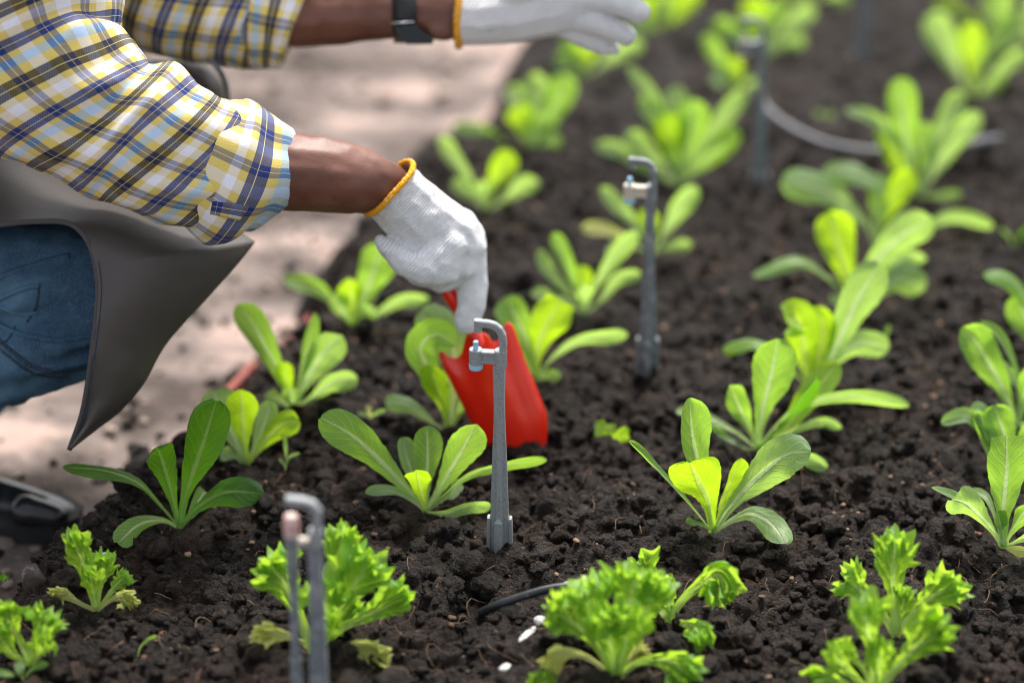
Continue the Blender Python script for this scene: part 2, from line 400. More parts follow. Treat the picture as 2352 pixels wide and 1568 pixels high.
BASES = []          # plant feet, kept free of clods
def axis(segs):
    out = [segs[0][0]]
    for a, b, st in segs:
        k = max(1, int(round((b-a)/st))); out += list(np.linspace(a, b, k+1)[1:])
    return np.array(out)
def bed_profile(X, Y):
    q = X*PD[0] + Y*PD[1] - EDGE
    q = q + .05*vnoise(np.stack([X*6, Y*6, X*0], -1), 5) + .01*vnoise(np.stack([X*25, Y*25, X*0], -1), 8)
    t = np.clip((q+.055)/.10, 0, 1); return t*t*(3-2*t)
XA = axis([(-.9, -.62, .02), (-.62, .80, .0023), (.80, 1.2, .01), (1.2, 3.2, .06)])
YA = axis([(1.2, 1.9, .03), (1.9, 2.7, .0025), (2.7, 3.3, .0042), (3.3, 4.3, .009), (4.3, 5.5, .03), (5.5, 9, .1)])
def build_bed(plants):
    X, Y = np.meshgrid(XA, YA); nx, ny = len(XA), len(YA)
    pos = np.stack([X, Y, X*0], -1)
    Z = .012*fbm(pos*7, 2, 3) + .005*fbm(pos*28, 2, 21)
    Z += .014*np.cos((X*PD[0]+Y*PD[1]-EDGE-.06)/.27*2*math.pi)*.5
    pl = np.array(plants)
    # clods, bigger ones seldom
    lump = np.full_like(Z, -1.)
    n = 22000
    cx = rng.uniform(-.75, 1.0, n); cy = 1.85 + (4.4-1.85)*rng.random(n)**1.25
    r = .0028 + .018*rng.random(n)**4.4
    r *= np.where(cy > 3.2, 1.6, 1.0)
    hx = rng.normal(0, .28, n)
    for k in range(n):
        i0, i1 = np.searchsorted(XA, [cx[k]-r[k], cx[k]+r[k]]); j0, j1 = np.searchsorted(YA, [cy[k]-r[k], cy[k]+r[k]])
        if i1-i0 < 2 or j1-j0 < 2: continue
        xs = X[j0:j1, i0:i1]-cx[k]; ys = Y[j0:j1, i0:i1]-cy[k]
        d2 = (xs**2*(1+hx[k]) + ys**2*(1-hx[k]*.7))/r[k]**2
        hh = np.where(d2 < 1, np.sqrt(np.maximum(0, 1-d2))*r[k]*.95, -1)
        lump[j0:j1, i0:i1] = np.maximum(lump[j0:j1, i0:i1], hh)
    lump = np.maximum(lump, 0)
    crumb = 1-2*np.abs(vnoise(pos*95, 61))
    Z = Z + lump*.85 + .0030*vnoise(pos*120, 33) + .0026*crumb + .0022*vnoise(pos*230, 31)
    dmin = np.full_like(Z, 9.)
    for b in pl: dmin = np.minimum(dmin, np.hypot(X-b[0], Y-b[1]))
    k = np.clip((dmin-.012)/.035, 0, 1); Z = Z*(.15+.85*k)
    T = bed_profile(X, Y)
    Z = Z*(.25+.75*T) + (PATH_Z-.02)*(1-T)
    o = mk('soil_bed', np.stack([X, Y, Z], -1).reshape(-1, 3), grid_faces(nx, ny), M['soil'])
    setp(o, 'dark crumbly planting bed of moist soil clods', kind='structure')
    return X, Y, Z
def height_fn(Z):
    def h(x, y):
        i = np.clip(np.searchsorted(XA, x), 1, len(XA)-1); j = np.clip(np.searchsorted(YA, y), 1, len(YA)-1); return Z[j, i]
    return h

# path sheet
XP = axis([(-6, -1.2, .3), (-1.2, 1.2, .012), (1.2, 6, .4)]); YP = axis([(.5, 2, .1), (2, 5, .014), (5, 14, .5)])
X, Y = np.meshgrid(XP, YP); pos = np.stack([X, Y, X*0], -1)
Zp = PATH_Z + .006*fbm(pos*5, 3, 41) + .002*fbm(pos*40, 2, 44)
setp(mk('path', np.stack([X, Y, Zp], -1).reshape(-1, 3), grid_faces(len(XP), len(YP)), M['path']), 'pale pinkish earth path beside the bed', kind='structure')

# ------------------------------------------------------------------ leaves
RV = np.array([0, .10, .22, .36, .50, .62, .74, .84, .92, .97, 1.0])
RW = np.array([.17, .16, .23, .43, .66, .85, .98, 1.0, .86, .60, .18])
def spine3(base, pts, off):
    """pts in the picture from foot to tip, standing in the plane of the foot, moved back (+) or forward (-) by off (cm) at the tip"""
    out = []; n = len(pts)
    for i, q in enumerate(pts):
        t = (i/(n-1))**1.3
        Y = base[1] + off*.01*t + (q[2]*.01 if len(q) > 2 else 0)
        p = PY(q[0], q[1], Y); lo = .004 if i == 0 else .010 + .012*min(1, i/2)
        if p[2] < lo: p = G(q[0], q[1], lo)
        out.append(p)
    return np.array(out)
def frame(S, roll):
    T = norm(np.gradient(S, axis=0)); V = norm(CAM - S); B = np.cross(T, V)
    for i in range(1, len(B)):
        if np.dot(B[i], B[i-1]) < 0: B[i] = -B[i]
    k = np.array([1, 2, 3, 2, 1])/9.
    Bp = np.vstack([B[:1], B[:1], B, B[-1:], B[-1:]]); B = np.stack([np.convolve(Bp[:, c], k, 'valid') for c in range(3)], -1)
    B = norm(B - T*(B*T).sum(1, keepdims=True)); Nn = np.cross(B, T)
    if np.dot(Nn[0], V[0]) < 0: Nn = -Nn
    r = math.radians(roll); Nr = Nn*math.cos(r) + B*math.sin(r)
    return T, norm(np.cross(T, Nr)), Nr
def leaf(parent, base, pts, wpx, roll=10, off=0, cup=.35, mat='romaine', wave=.085, tip=1., blunt=False, ns=34, nu=15, label=None):
    pts = [tuple(base[3:5])] + list(pts)
    S = crom(spine3(base, pts, off), ns)
    T, Sd, Nr = frame(S, roll)
    W = wpx*(.95 if base[1] < 2.75 else .80)*depth(S[-1])/F/2
    d = np.concatenate([[0], np.cumsum(np.linalg.norm(np.diff(S, axis=0), axis=1))]); L = d[-1]; vv = d/L
    vs = np.linspace(0, 1, ns)**.85
    S = np.stack([np.interp(vs, vv, S[:, k]) for k in range(3)], -1); Sd = np.stack([np.interp(vs, vv, Sd[:, k]) for k in range(3)], -1); Nr = np.stack([np.interp(vs, vv, Nr[:, k]) for k in range(3)], -1)
    wv = np.interp(vs, RV, RW)
    if blunt: wv = np.interp(vs, RV, np.where(RV > .85, np.maximum(RW, .82), RW))
    s0 = random.random()*50
    u = np.linspace(-1, 1, nu)
    serr = 1 + .085*vnoise(np.stack([vs*30, vs*0+s0, vs*0], -1), 3)*(vs < .93)*np.clip(1.5-1.4*vs, .2, 1)
    serl = 1 + .085*vnoise(np.stack([vs*30, vs*0+s0+9, vs*0], -1), 3)*(vs < .93)*np.clip(1.5-1.4*vs, .2, 1)
    Um = u[None, :]; edge = np.where(Um > 0, serr[:, None], serl[:, None])
    width = W*wv[:, None]*(1+(edge-1)*np.abs(Um))
    cupv = cup*(Um**2)*width
    wav = W*wave*2.2*np.abs(Um)**2.5*np.sin(vs[:, None]*(9+3*random.random())*np.sign(Um+1e-6)*1.0 + s0 + (Um > 0)*1.7)*np.clip(vs[:, None]*1.6, 0, 1)
    puck = W*.055*vnoise(np.stack(np.broadcast_arrays(Um*3+s0, vs[:, None]*9, Um*0), -1), 6)
    rib = -W*.06*np.exp(-(Um/.12)**2)*(1-vs[:, None])
    Vv = S[:, None, :] + Sd[:, None, :]*(Um*width*np.sqrt(1-np.clip(cup, 0, .8)**2*.2))[..., None] + Nr[:, None, :]*(cupv+wav+puck+rib)[..., None]
    UV = np.stack(np.broadcast_arrays((Um+1)/2, vs[:, None]), -1).reshape(-1, 2)
    Vv = Vv.reshape(-1, 3)
    lowz = Vv[:, 2] < .003
    if lowz.any(): Vv[lowz, 2] = .003 + .2*(Vv[lowz, 2]-.003)*0
    return mk('leaf', Vv, grid_faces(nu, ns), M[mat], parent, UV, label=label)
FVv = np.array([0, .15, .3, .45, .6, .75, .9, 1.0]); FWw = np.array([.24, .21, .22, .28, .48, .84, 1.0, .72])
def frill(parent, base, pts, wpx, roll=0, off=0, mat='frilly', ruff=1., nu=55, ns=62, label=None):
    pts = [tuple(base[3:5])] + list(pts)
    S = crom(spine3(base, pts, off), ns); T, Sd, Nr = frame(S, roll)
    W = wpx*depth(S[-1])/F/2; vs = np.linspace(0, 1, ns); u = np.linspace(-1, 1, nu)
    U, Vm = np.meshgrid(u, vs); s0 = random.random()*60
    wv = np.interp(vs, FVv, FWw)[:, None]
    dx, dy = U, (Vm-.5)/.5
    th = np.arctan2(dx, np.maximum(dy, -.9)+.001)
    rho = np.clip(np.maximum(np.abs(U)*np.clip(Vm*1.6-.35, 0, 1), np.clip((Vm-.55)/.45, 0, 1)), 0, 1)
    q = th*4.2 + s0
    cell = np.floor(q*2.1); fr = q*2.1-cell
    amp = .35 + .9*hash3(cell.astype(np.int64), cell.astype(np.int64)*0, cell.astype(np.int64)*0, int(s0*100))
    spike = (1-np.abs(fr*2-1))**1.6*amp
    lobe = vnoise(np.stack([q*.55, q*0+s0, q*0], -1), 5)
    fine = vnoise(np.stack([q*3.1, q*0+s0, rho*2], -1), 15)
    out = .92 + rho**5*(.46*(spike-.38)) + .24*rho**2*lobe
    w3 = W*wv*U*out
    along = W*rho**5*(.40*(spike-.3) + .24*lobe)*(np.clip(Vm-.66, 0, 1)/.34)
    z = W*ruff*(.40*rho**2*np.sin(q*2.7+.8*lobe) + .50*rho**3*np.sin(q*5.3+2*s0) + .26*rho**3*fine + .16*vnoise(np.stack([U*3+s0, Vm*6, U*0], -1), 9)*np.clip(Vm*2-.5, 0, 1)) + W*.25*(U**2)*wv
    Lr = float(np.linalg.norm(np.diff(S, axis=0), axis=1).sum())/W
    crk = vnoise(np.stack([U*wv*3.4+s0, Vm*Lr*3.4, U*0], -1), 19) + .6*vnoise(np.stack([U*wv*7+s0, Vm*Lr*7, U*0+3], -1), 29)
    z = z + W*.17*crk*np.clip(Vm*2.2-.7, 0, 1)*(.35+.65*np.abs(U))
    tau = W*.17*rho**3*np.cos(q*5.3+2*s0); tipw = np.clip((Vm-.68)/.32, 0, 1)
    along = along + tau*np.sign(U)*np.abs(U)*(1-tipw); w3 = w3 + tau*tipw + W*.07*rho**3*fine*np.sign(U)
    Vv = S[:, None, :] + Sd[:, None, :]*w3[..., None] + T[:, None, :]*along[..., None] + Nr[:, None, :]*z[..., None]
    Vv = Vv.reshape(-1, 3); Vv[:, 2] = np.maximum(Vv[:, 2], .003)
    UV = np.stack([(U+1)/2, Vm], -1).reshape(-1, 2)
    return mk('leaf', Vv, grid_faces(nu, ns), M[mat], parent, UV, label=label)

ROM = 'young romaine lettuces planted in rows'; FRI = 'frilly lettuce seedlings in the front row'
PLANTS = []
def romaine(bx, by, label, leaves):
    g = G(bx, by, -.004); PLANTS.append(g[:2])
    e = empty('romaine_lettuce', tuple(g), label, 'lettuce', ROM)
    base = (g[0], g[1], g[2], bx, by)
    for L in leaves:
        pts, wpx = L[0], L[1]; kw = dict(L[2]) if len(L) > 2 else {}
        leaf(e, base, pts, wpx, **kw)
    # the short crown where the leaf stalks meet
    r = .006
    v, f = ICO2; mk('stem', v*np.array([r, r, r*1.3]) + g + np.array([0, 0, .004]), f, M['romaine_pale'], e, np.zeros((len(v), 2)))
def frilly(bx, by, label, leaves):
    g = G(bx, by, -.004); PLANTS.append(g[:2])
    e = empty('frilly_lettuce', tuple(g), label, 'lettuce', FRI); base = (g[0], g[1], g[2], bx, by)
    for L in leaves:
        kw = dict(L[2]) if len(L) > 2 else {}
        frill(e, base, L[0], L[1], **kw)
    r = .006; v, f = ICO2; mk('stem', v*np.array([r, r, r*1.3]) + g + np.array([0, 0, .004]), f, M['frilly'], e, np.zeros((len(v), 2)))
PA = dict(mat='romaine_pale'); DP = dict(mat='romaine_shaded')
def d(**k): return k

# ---- row right of the middle stake
romaine(1638, 1222, 'crisp romaine lettuce with folded front leaf, lowest in the row right of the stakes', [
    ([(1612, 1100), (1592, 1010), (1582, 914)], 88, d(roll=28, off=3, cup=.45)),
    ([(1626, 1150), (1606, 1108), (1584, 1062)], 128, d(roll=-14, off=-4, cup=-.18, wave=.06, mat='romaine_backlit')),
    ([(1668, 1130), (1704, 1052)], 54, d(roll=40, off=1, cup=.5, mat='romaine_backlit')),
    ([(1680, 1160), (1740, 1095), (1805, 1045), (1862, 1036)], 104, d(roll=-14, off=-2, cup=-.12, mat='romaine_pale')),
    ([(1690, 1190), (1730, 1178), (1775, 1205), (1804, 1248)], 66, d(roll=-20, off=-5, cup=-.2, mat='romaine_pale')),
    ([(1585, 1160), (1523, 1090), (1444, 1014)], 34, d(roll=62, off=0, cup=.4)),
    ([(1612, 1206), (1575, 1199)], 26, d(roll=50, off=-3)),
])
romaine(1738, 1032, 'tall romaine lettuce with a long level right leaf, behind the crisp folded one', [
    ([(1752, 940), (1772, 860), (1787, 778)], 108, d(roll=12, off=1, cup=.3)),
    ([(1722, 985), (1697, 935), (1676, 885)], 62, d(roll=18, off=-1, cup=.3)),
    ([(1700, 1000), (1630, 962), (1552, 945)], 40, d(roll=48, off=0, cup=.3, mat='romaine_pale')),
    ([(1712, 1030), (1665, 1005), (1632, 980)], 24, d(roll=50, off=-2)),
    ([(1790, 980), (1840, 915), (1874, 866)], 52, d(roll=58, off=-1, cup=.5, mat='romaine_shaded')),
    ([(1800, 960), (1860, 925), (1960, 910), (2088, 933)], 46, d(roll=38, off=2, cup=-.2, mat='romaine_pale')),
    ([(1840, 980), (1890, 965), (1933, 982)], 34, d(roll=40, off=3, mat='romaine_pale')),
    ([(1800, 1050), (1850, 1050), (1902, 1072)], 44, d(roll=30, off=4, mat='romaine_pale')),
    ([(1800, 990), (1870, 900), (1922, 832)], 78, d(roll=-20, off=5, cup=.3, mat='romaine_backlit')),
])
romaine(1868, 905, 'bright romaine lettuce with curled top leaf, third in the row right of the stakes', [
    ([(1850, 850), (1845, 780), (1830, 730), (1808, 742, -2)], 96, d(roll=6, off=0, cup=.25, mat='romaine_backlit')),
    ([(1880, 830), (1890, 760), (1878, 702)], 80, d(roll=-24, off=3, cup=.3, mat='romaine_backlit')),
    ([(1820, 850), (1750, 790), (1660, 803)], 46, d(roll=45, off=2, cup=-.2, mat='romaine_backlit')),
    ([(1920, 800), (1965, 700), (2020, 604)], 98, d(roll=16, off=2, cup=-.1, mat='romaine_pale')),
    ([(1905, 840), (1970, 790), (2042, 800)], 68, d(roll=14, off=2, cup=-.2, mat='romaine_pale')),
])
romaine(1958, 706, 'bushy romaine lettuce with a round right leaf, fourth in the row right of the stakes', [
    ([(1945, 640), (1925, 560), (1906, 485)], 118, d(roll=10, off=2, cup=.2, mat='romaine_backlit')),
    ([(1905, 640), (1830, 600), (1728, 633)], 52, d(roll=44, off=-1, cup=-.2)),
    ([(1990, 630), (2060, 550), (2140, 500)], 108, d(roll=20, off=0, cup=-.1, mat='romaine_pale')),
    ([(1995, 690), (2060, 640), (2124, 664)], 86, d(roll=10, off=0, cup=-.25, mat='romaine_pale')),
    ([(2040, 620), (2085, 590), (2122, 600)], 44, d(roll=20, off=4, mat='romaine_pale')),
    ([(1930, 690), (1905, 694)], 40, d(roll=20, off=-3, mat='romaine_pale')),
])
romaine(2010, 560, 'romaine lettuce with a broad pale leaf arching left, before the two tone one', [
    ([(1985, 510), (1900, 440), (1796, 412)], 100, d(roll=18, off=-2, cup=-.15, mat='romaine_pale')),
    ([(2030, 450), (1970, 400), (1890, 396)], 72, d(roll=26, off=3, cup=-.15, mat='romaine_pale')),
    ([(2080, 545), (2180, 500), (2282, 520)], 50, d(roll=36, off=3, cup=-.2, mat='romaine_pale')),
    ([(2025, 510), (2055, 450), (2094, 388)], 80, d(roll=20, off=1, cup=.3, mat='romaine_backlit')),
    ([(2010, 500), (2020, 440), (2030, 400)], 60, d(roll=-20, off=4)),
])
romaine(2112, 452, 'romaine lettuce with a tall two tone leaf in front of the grey hose', [
    ([(2090, 370), (2075, 270), (2066, 178)], 92, d(roll=8, off=2, cup=.25)),
    ([(2080, 410), (2040, 330), (2020, 300)], 74, d(roll=22, off=0, cup=.3, mat='romaine_backlit')),
    ([(2060, 330), (2005, 275), (1942, 254)], 46, d(roll=30, off=-1, mat='romaine_pale')),
    ([(2150, 390), (2200, 310), (2250, 258)], 74, d(roll=18, off=0, mat='romaine_pale')),
    ([(2140, 360), (2180, 270), (2212, 212)], 72, d(roll=-20, off=3, mat='romaine_pale')),
    ([(2160, 450), (2207, 444)], 36, d(roll=20, off=-2, mat='romaine_pale')),
    ([(2120, 400), (2130, 340), (2118, 280)], 60, d(roll=-10, off=3)),
])
romaine(2232, 226, 'romaine lettuce with dark left leaf and glowing right leaf, just beyond the grey hose', [
    ([(2190, 150), (2160, 80), (2136, 30)], 96, d(roll=16, off=1, mat='romaine_pale')),
    ([(2234, 150), (2232, 95), (2228, 52)], 72, d(roll=-6, off=0, mat='romaine_backlit')),
    ([(2280, 180), (2320, 140), (2362, 120)], 56, d(roll=24, off=1, mat='romaine_pale')),
    ([(2265, 205), (2308, 182)], 52, d(roll=20, off=-2, mat='romaine_pale')),
    ([(2260, 140), (2300, 80), (2330, 40)], 60, d(roll=-20, off=3)),
])
romaine(2310, 120, 'half hidden romaine lettuce at the far end of the row beyond the grey hose', [
    ([(2250, 60), (2200, 20), (2140, 2)], 34, d(roll=40, off=2, mat='romaine_backlit')),
    ([(2310, 60), (2300, 0), (2290, -60)], 70, d(roll=6, off=1)),
    ([(2350, 60), (2380, 0), (2400, -50)], 60, d(roll=10, off=2)),
    ([(2330, 90), (2390, 70), (2430, 80)], 55, d(roll=15, off=0, mat='romaine_pale')),
    ([(2290, 50), (2270, -10)], 60, d(roll=-20, off=4, mat='romaine_pale')),
])
# ---- row at the right border
romaine(2304, 1257, 'romaine lettuce with a tall flat topped ribbed leaf, lowest at the right border', [
    ([(2305, 1170), (2312, 1080), (2312, 1000)], 104, d(roll=12, off=3, cup=.25, blunt=True)),
    ([(2270, 1205), (2225, 1160, -1), (2186, 1146, -2)], 78, d(roll=-16, off=-3, cup=-.25, mat='romaine_pale')),
    ([(2260, 1190), (2200, 1145), (2140, 1119)], 28, d(roll=45, off=1, mat='romaine_pale')),
    ([(2270, 1150), (2225, 1124)], 24, d(roll=40, off=5, mat='romaine_pale')),
    ([(2335, 1200), (2370, 1150)], 58, d(roll=40, off=-2)),
    ([(2350, 1235), (2400, 1215)], 34, d(roll=30, off=-2, mat='romaine_pale')),
    ([(2330, 1262), (2362, 1266)], 30, d(roll=20, off=-4, mat='frilly_yellow')),
    ([(2302, 1225), (2292, 1172)], 44, d(roll=40, off=0)),
])
romaine(2320, 1085, 'small leaved romaine lettuce between the lowest two plants at the right border', [
    ([(2280, 1060), (2248, 990), (2236, 946)], 56, d(roll=58, off=1, cup=.5)),
    ([(2310, 1010), (2292, 960), (2284, 930)], 74, d(roll=8, off=2, cup=.3)),
    ([(2270, 1010), (2225, 955), (2162, 970)], 40, d(roll=20, off=2, mat='romaine_pale')),
    ([(2275, 1000), (2250, 945), (2228, 940)], 48, d(roll=30, off=3, mat='romaine_pale')),
    ([(2350, 1020), (2390, 960)], 60, d(roll=20, off=1)),
])
romaine(2338, 985, 'romaine lettuce with a long spoon shaped leaf leaning left at the right border', [
    ([(2306, 900), (2250, 800), (2210, 752)], 90, d(roll=12, off=1, cup=.2)),
    ([(2335, 860), (2300, 780), (2254, 738)], 34, d(roll=55, off=3)),
    ([(2350, 920), (2378, 830)], 60, d(roll=20, off=0)),
    ([(2345, 900), (2310, 850), (2290, 828)], 30, d(roll=30, off=3, mat='romaine_pale')),
    ([(2370, 960), (2420, 930)], 46, d(roll=24, off=-1, mat='romaine_pale')),
])
romaine(2430, 850, 'romaine lettuce cut by the right border, its top leaf lying level', [
    ([(2390, 760), (2330, 650), (2258, 632)], 50, d(roll=40, off=0, cup=-.2)),
    ([(2400, 800), (2350, 720), (2340, 672)], 84, d(roll=10, off=1)),
    ([(2440, 760), (2450, 690)], 80, d(roll=0, off=2)),
    ([(2470, 830), (2530, 800)], 60, d(roll=10, off=0, mat='romaine_pale')),
])
# ---- middle row
romaine(978, 1174, 'romaine lettuce with a big spoon shaped left leaf, beside the sharp grey stake', [
    ([(950, 1140), (890, 1075), (815, 1005), (737, 958)], 92, d(roll=-10, off=-1, cup=-.05)),
    ([(978, 1110), (982, 1050), (980, 978)], 72, d(roll=6, off=3, cup=.3)),
    ([(1010, 1120), (1058, 1040), (1094, 974)], 88, d(roll=18, off=1, cup=.15)),
    ([(968, 1135), (956, 1080)], 66, d(roll=-12, off=-4, cup=-.15, mat='romaine_backlit')),
    ([(955, 1110), (935, 1050), (926, 1004)], 48, d(roll=20, off=4, mat='romaine_pale')),
    ([(930, 1140), (890, 1126), (840, 1133)], 34, d(roll=36, off=-2, mat='romaine_pale')),
    ([(1015, 1140), (1080, 1090), (1160, 1068), (1256, 1055)], 38, d(roll=44, off=2, cup=.2)),
    ([(1025, 1178), (1075, 1162), (1128, 1160)], 44, d(roll=40, off=-3, mat='romaine_pale')),
    ([(1030, 1140), (1055, 1105)], 34, d(roll=30, off=4, mat='romaine_pale')),
])
romaine(1030, 992, 'romaine lettuce with a tall curling leaf beside the red trowel blade', [
    ([(1022, 920), (985, 850), (965, 800), (1000, 768, -1), (1045, 792, -2)], 88, d(roll=4, off=0, cup=.2)),
    ([(1050, 870), (1035, 790), (990, 740), (955, 728)], 104, d(roll=8, off=5, cup=-.1, mat='romaine_pale')),
    ([(1018, 930), (1000, 880), (984, 836)], 64, d(roll=-6, off=-2, cup=.3, mat='romaine_backlit')),
    ([(990, 968), (940, 930), (884, 922)], 46, d(roll=22, off=-1, cup=-.2, mat='romaine_pale')),
    ([(1050, 945), (1068, 890)], 50, d(roll=40, off=1)),
])
romaine(1235, 872, 'bright yellow green romaine lettuce standing right behind the red trowel', [
    ([(1232, 810), (1256, 745), (1290, 690)], 96, d(roll=10, off=1, cup=.15, blunt=True, mat='romaine_backlit')),
    ([(1215, 800), (1185, 730), (1160, 682)], 80, d(roll=-10, off=4)),
    ([(1270, 820), (1340, 778), (1442, 768)], 44, d(roll=34, off=0, cup=.2, mat='romaine_pale')),
    ([(1260, 862), (1286, 856)], 34, d(roll=20, off=-3, mat='romaine_pale')),
    ([(1200, 830), (1170, 800)], 50, d(roll=-20, off=3)),
])
romaine(1340, 722, 'romaine lettuce left of the second stake with leaves spread like a fan', [
    ([(1320, 660), (1295, 590), (1270, 536)], 54, d(roll=24, off=0)),
    ([(1365, 660), (1410, 590), (1462, 530)], 60, d(roll=18, off=0, mat='romaine_pale')),
    ([(1340, 670), (1332, 610)], 66, d(roll=0, off=2, mat='romaine_backlit')),
    ([(1295, 690), (1220, 672)], 36, d(roll=26, off=-1, mat='romaine_pale')),
    ([(1380, 690), (1420, 640), (1472, 628)], 46, d(roll=24, off=1, mat='romaine_pale')),
    ([(1345, 690), (1338, 655)], 60, d(roll=4, off=-4, mat='romaine_pale')),
    ([(1310, 680), (1250, 610), (1240, 575)], 44, d(roll=24, off=3, mat='romaine_pale')),
])
romaine(1498, 585, 'romaine lettuce just behind the second stake with a yellowish low leaf at left', [
    ([(1470, 530), (1425, 480), (1378, 432)], 50, d(roll=20, off=0, mat='romaine_pale')),
    ([(1530, 530), (1565, 470), (1600, 428)], 66, d(roll=14, off=0, mat='romaine_pale')),
    ([(1430, 548), (1385, 525), (1336, 528)], 42, d(roll=20, off=-1, mat='frilly_yellow')),
    ([(1540, 565), (1588, 560)], 40, d(roll=20, off=-2, mat='romaine_pale')),
    ([(1495, 540), (1485, 480)], 60, d(roll=-6, off=2, mat='romaine_backlit')),
    ([(1470, 570), (1430, 560), (1400, 590)], 44, d(roll=20, off=-4, mat='romaine_pale')),
])
romaine(1558, 428, 'big bushy romaine lettuce rising behind the head of the second stake', [
    ([(1572, 370), (1588, 300), (1592, 228)], 96, d(roll=10, off=1)),
    ([(1550, 370), (1540, 310), (1528, 262)], 84, d(roll=-6, off=0, mat='romaine_backlit')),
    ([(1600, 390), (1650, 340), (1690, 292)], 76, d(roll=14, off=0)),
    ([(1520, 390), (1470, 340), (1440, 308)], 74, d(roll=16, off=2, mat='romaine_pale')),
    ([(1480, 390), (1430, 350), (1366, 336)], 46, d(roll=24, off=-1, mat='romaine_pale')),
    ([(1540, 330), (1500, 230), (1442, 150)], 42, d(roll=20, off=4, mat='romaine_pale')),
    ([(1530, 320), (1500, 260), (1468, 226)], 56, d(roll=10, off=3, mat='romaine_pale')),
    ([(1620, 330), (1670, 260), (1708, 208)], 60, d(roll=14, off=3, mat='romaine_pale')),
    ([(1570, 300), (1560, 240), (1545, 200)], 70, d(roll=-16, off=5, mat='romaine_pale')),
])
romaine(1690, 218, 'thin romaine lettuce leaning left against the third stake', [
    ([(1665, 160), (1635, 110), (1615, 82)], 52, d(roll=10, off=0)),
    ([(1690, 180), (1676, 130)], 66, d(roll=-6, off=1, mat='romaine_backlit')),
    ([(1715, 200), (1745, 190)], 40, d(roll=10, off=-1, mat='romaine_pale')),
    ([(1660, 200), (1640, 170)], 44, d(roll=10, off=2)),
])
romaine(1755, 132, 'wide spreading bright romaine lettuce behind the head of the third stake', [
    ([(1700, 90), (1640, 52)], 60, d(roll=14, off=0)),
    ([(1740, 60), (1722, -10)], 76, d(roll=0, off=1, mat='romaine_backlit')),
    ([(1800, 100), (1850, 88)], 56, d(roll=20, off=0, mat='romaine_pale')),
    ([(1800, 70), (1870, 14)], 60, d(roll=18, off=2, mat='romaine_pale')),
    ([(1730, 110), (1700, 80), (1675, 96)], 50, d(roll=20, off=-3)),
    ([(1770, 70), (1790, 0)], 66, d(roll=-10, off=3)),
])
romaine(1870, 10, 'romaine lettuce at the top border left of the farthest stake', [
    ([(1830, -30), (1800, -70)], 60, d(roll=10, off=0)), ([(1875, -40), (1880, -90)], 66, d(off=1)),
    ([(1910, -10), (1950, 2)], 50, d(roll=20, off=0, mat='romaine_pale')), ([(1830, 0), (1790, 4)], 50, d(roll=20, off=-1, mat='romaine_pale')),
])
# ---- left row along the path
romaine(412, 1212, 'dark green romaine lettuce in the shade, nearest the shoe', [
    ([(428, 1130), (462, 1030), (496, 920)], 104, d(roll=12, off=0, cup=.2, mat='romaine_shaded')),
    ([(398, 1150), (382, 1090), (366, 1040), (356, 1028, -2)], 78, d(roll=-8, off=-1, cup=.15, mat='romaine_shaded')),
    ([(375, 1165), (320, 1110), (240, 1080), (145, 1073)], 50, d(roll=48, off=0, cup=-.2, mat='romaine_shaded')),
    ([(455, 1165), (520, 1130), (603, 1133)], 78, d(roll=-20, off=-2, cup=-.1, mat='romaine_shaded')),
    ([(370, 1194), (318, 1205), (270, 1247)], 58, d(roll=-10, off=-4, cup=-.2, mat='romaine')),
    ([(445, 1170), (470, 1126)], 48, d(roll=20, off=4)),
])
romaine(568, 1066, 'glowing yellow green romaine lettuce directly behind the dark shaded one', [
    ([(560, 1000), (556, 940), (552, 894)], 78, d(roll=4, off=-1, mat='romaine_backlit')),
    ([(610, 1010), (650, 975), (688, 966)], 66, d(roll=-10, off=-1, cup=-.1, mat='romaine_backlit')),
    ([(530, 990), (505, 930), (486, 896)], 90, d(roll=10, off=3, mat='romaine_pale')),
    ([(605, 980), (622, 922)], 52, d(roll=-10, off=3, mat='romaine_pale')),
    ([(535, 1050), (505, 1040)], 40, d(roll=20, off=2, mat='romaine_pale')),
])
romaine(672, 940, 'romaine lettuce with one tall straight leaf at left beside the path', [
    ([(640, 860), (590, 760), (545, 700)], 74, d(roll=10, off=0)),
    ([(690, 860), (710, 780), (722, 718)], 44, d(roll=40, off=1)),
    ([(705, 870), (745, 810), (786, 770)], 84, d(roll=12, off=0, mat='romaine_pale')),
    ([(720, 910), (770, 875), (822, 868)], 56, d(roll=20, off=-1, mat='romaine_pale')),
    ([(660, 880), (648, 830)], 46, d(roll=-6, off=-1, mat='romaine_backlit')),
    ([(672, 920), (668, 890)], 50, d(roll=-6, off=-4, mat='romaine_pale')),
    ([(640, 920), (610, 905)], 44, d(roll=10, off=-3, mat='romaine_pale')),
])
romaine(812, 756, 'romaine lettuce below the gloved wrist with a long leaf to the left', [
    ([(830, 700), (855, 630), (880, 560)], 92, d(roll=12, off=2)),
    ([(810, 700), (800, 640)], 66, d(roll=-4, off=-1, mat='romaine_backlit')),
    ([(770, 700), (720, 660), (652, 642)], 46, d(roll=20, off=0)),
    ([(860, 725), (920, 690), (984, 686)], 40, d(roll=26, off=0, mat='romaine_pale')),
    ([(790, 720), (770, 675)], 52, d(roll=4, off=-2, mat='romaine_pale')),
    ([(830, 730), (860, 705)], 44, d(roll=4, off=-4, mat='romaine_pale')),
])
